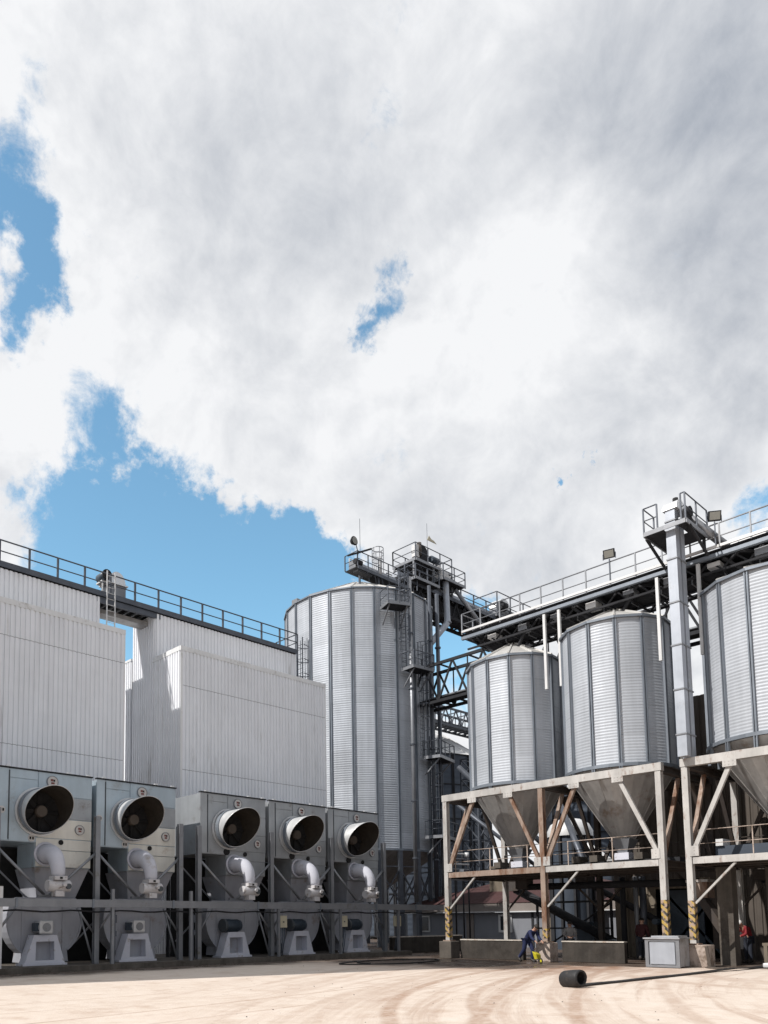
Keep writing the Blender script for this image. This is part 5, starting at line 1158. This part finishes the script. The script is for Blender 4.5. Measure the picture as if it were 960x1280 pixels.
    h0, h1 = Vector(J['head0'])*scale, Vector(J['head1'])*scale; up_ = (h1-h0).normalized(); fw = Vector(J.get('face', (0, 1, 0))).normalized(); fw = (fw-up_*fw.dot(up_)).normalized(); sd = fw.cross(up_)
    c = (h0+h1)/2
    def ell(name, c_, a, b, d_, mat, cut=None):
        m = MB(); vs = []; nr, ns = 8, 14
        for i in range(nr+1):
            ph = -math.pi/2+math.pi*i/nr
            if cut is not None: ph = cut+(math.pi/2-cut)*i/nr
            for k in range(ns):
                th = 2*math.pi*k/ns; vs.append(c_+sd*a*math.cos(ph)*math.cos(th)+fw*b*math.cos(ph)*math.sin(th)+up_*d_*math.sin(ph))
        m.add(vs, [(i*ns+k, i*ns+(k+1) % ns, (i+1)*ns+(k+1) % ns, (i+1)*ns+k) for i in range(nr) for k in range(ns)], True); return m
    # head mass: eyes, nose, ears; built in local space (parent offset removed)
    off = Vector(loc)
    def place(mb, nm, mat): mb.v = [v+off for v in mb.v]; return mb.build(nm, mat, t)
    place(ell('cap', c+up_*.03-fw*.01, .098, .112, .105, cap, -.05), capname, cap)
    fm = ell('n', c+fw*.095-up_*.005, .014, .022, .022, m_skin)
    for s_ in (-1, 1): fm2 = ell('e', c+sd*s_*.092-up_*.0, .015, .022, .03, m_skin); fm.add(fm2.v, fm2.f, True)
    place(fm, 'nose_and_ears', m_skin)
    ey = MB()
    for s_ in (-1, 1): e2 = ell('e', c+fw*.085+sd*s_*.032+up_*.02, .011, .008, .008, m_hair); ey.add(e2.v, e2.f, True)
    e2 = ell('e', c+fw*.085-up_*.045, .024, .008, .006, m_vest); ey.add(e2.v, e2.f, True)
    place(ey, 'eyes_and_mouth', m_hair)
    return t
stand = dict(pel=(0, 0, .95), waist=(0, .0, 1.12), chest=(0, -.01, 1.36), neck=(0, 0, 1.50), head0=(0, .01, 1.59), head1=(0, .02, 1.68), shL=(-.18, 0, 1.42), elL=(-.24, .02, 1.14), wrL=(-.21, .16, .95), shR=(.18, 0, 1.42), elR=(.24, .02, 1.14), wrR=(.21, .16, .95),
             hipL=(-.09, 0, .9), knL=(-.11, .03, .5), anL=(-.12, 0, .09), toL=(-.14, .15, .04), hipR=(.09, 0, .9), knR=(.11, .03, .5), anR=(.12, 0, .09), toR=(.14, .15, .04))
bend = dict(pel=(0, -.12, .92), waist=(0, .0, 1.05), chest=(0, .2, 1.22), neck=(0, .33, 1.31), head0=(0, .40, 1.37), head1=(0, .46, 1.43), shL=(-.18, .24, 1.22), elL=(-.2, .36, .98), wrL=(-.17, .52, .86), shR=(.18, .24, 1.22), elR=(.2, .36, .98), wrR=(.17, .52, .86),
            hipL=(-.09, -.12, .87), knL=(-.11, .08, .5), anL=(-.11, .02, .09), toL=(-.12, .17, .04), hipR=(.09, -.12, .87), knR=(.11, -.18, .5), anR=(.11, -.5, .16), toR=(.11, -.40, .05), face=(0, 1, -.3))
# pushing worker faces -Y (toward the right of the photo)
yk.scale = (.5, .36, .62); yk.location = (28.15, 16.95, 0)
person((28.95, 17.75, 0), R(165), bend, 'stooping person in dark blue overalls pushing the yellow barrow', m_navy, m_navy, m_hair)
st2 = dict(stand); st2.update(elL=(-.24, .1, 1.16), wrL=(-.1, .3, 1.1), elR=(.24, .1, 1.16), wrR=(.1, .3, 1.1)); 
person((32.6, 17.95, -.12), R(120), st2, 'person in grey sleeves and dark vest standing behind the low wall', m_greycl, m_jeans, m_hair)
person((33.0, 14.95, 0), R(-90), stand, 'person in dark red top and jeans standing in the dark doorway', m_vest, m_jeans, m_hair)
b2 = dict(stand); b2.update(pel=(0, -.08, .93), chest=(0, .14, 1.30), waist=(0, .02, 1.10), neck=(0, .24, 1.42), head0=(0, .31, 1.48), head1=(0, .38, 1.55), shL=(-.18, .15, 1.33), elL=(-.24, .3, 1.1), wrL=(-.16, .5, 1.02), shR=(.18, .15, 1.33), elR=(.24, .3, 1.1), wrR=(.14, .5, 1.0), face=(0, 1, -.35))
person((33.6, 11.15, 0), R(60), b2, 'person in red jacket and white helmet leaning forward in the shade', m_redcl, m_jeans, m_helmet, 'helmet')

S.render.engine = 'CYCLES'
S.cycles.max_bounces = 6; S.cycles.diffuse_bounces = 3; S.cycles.glossy_bounces = 3
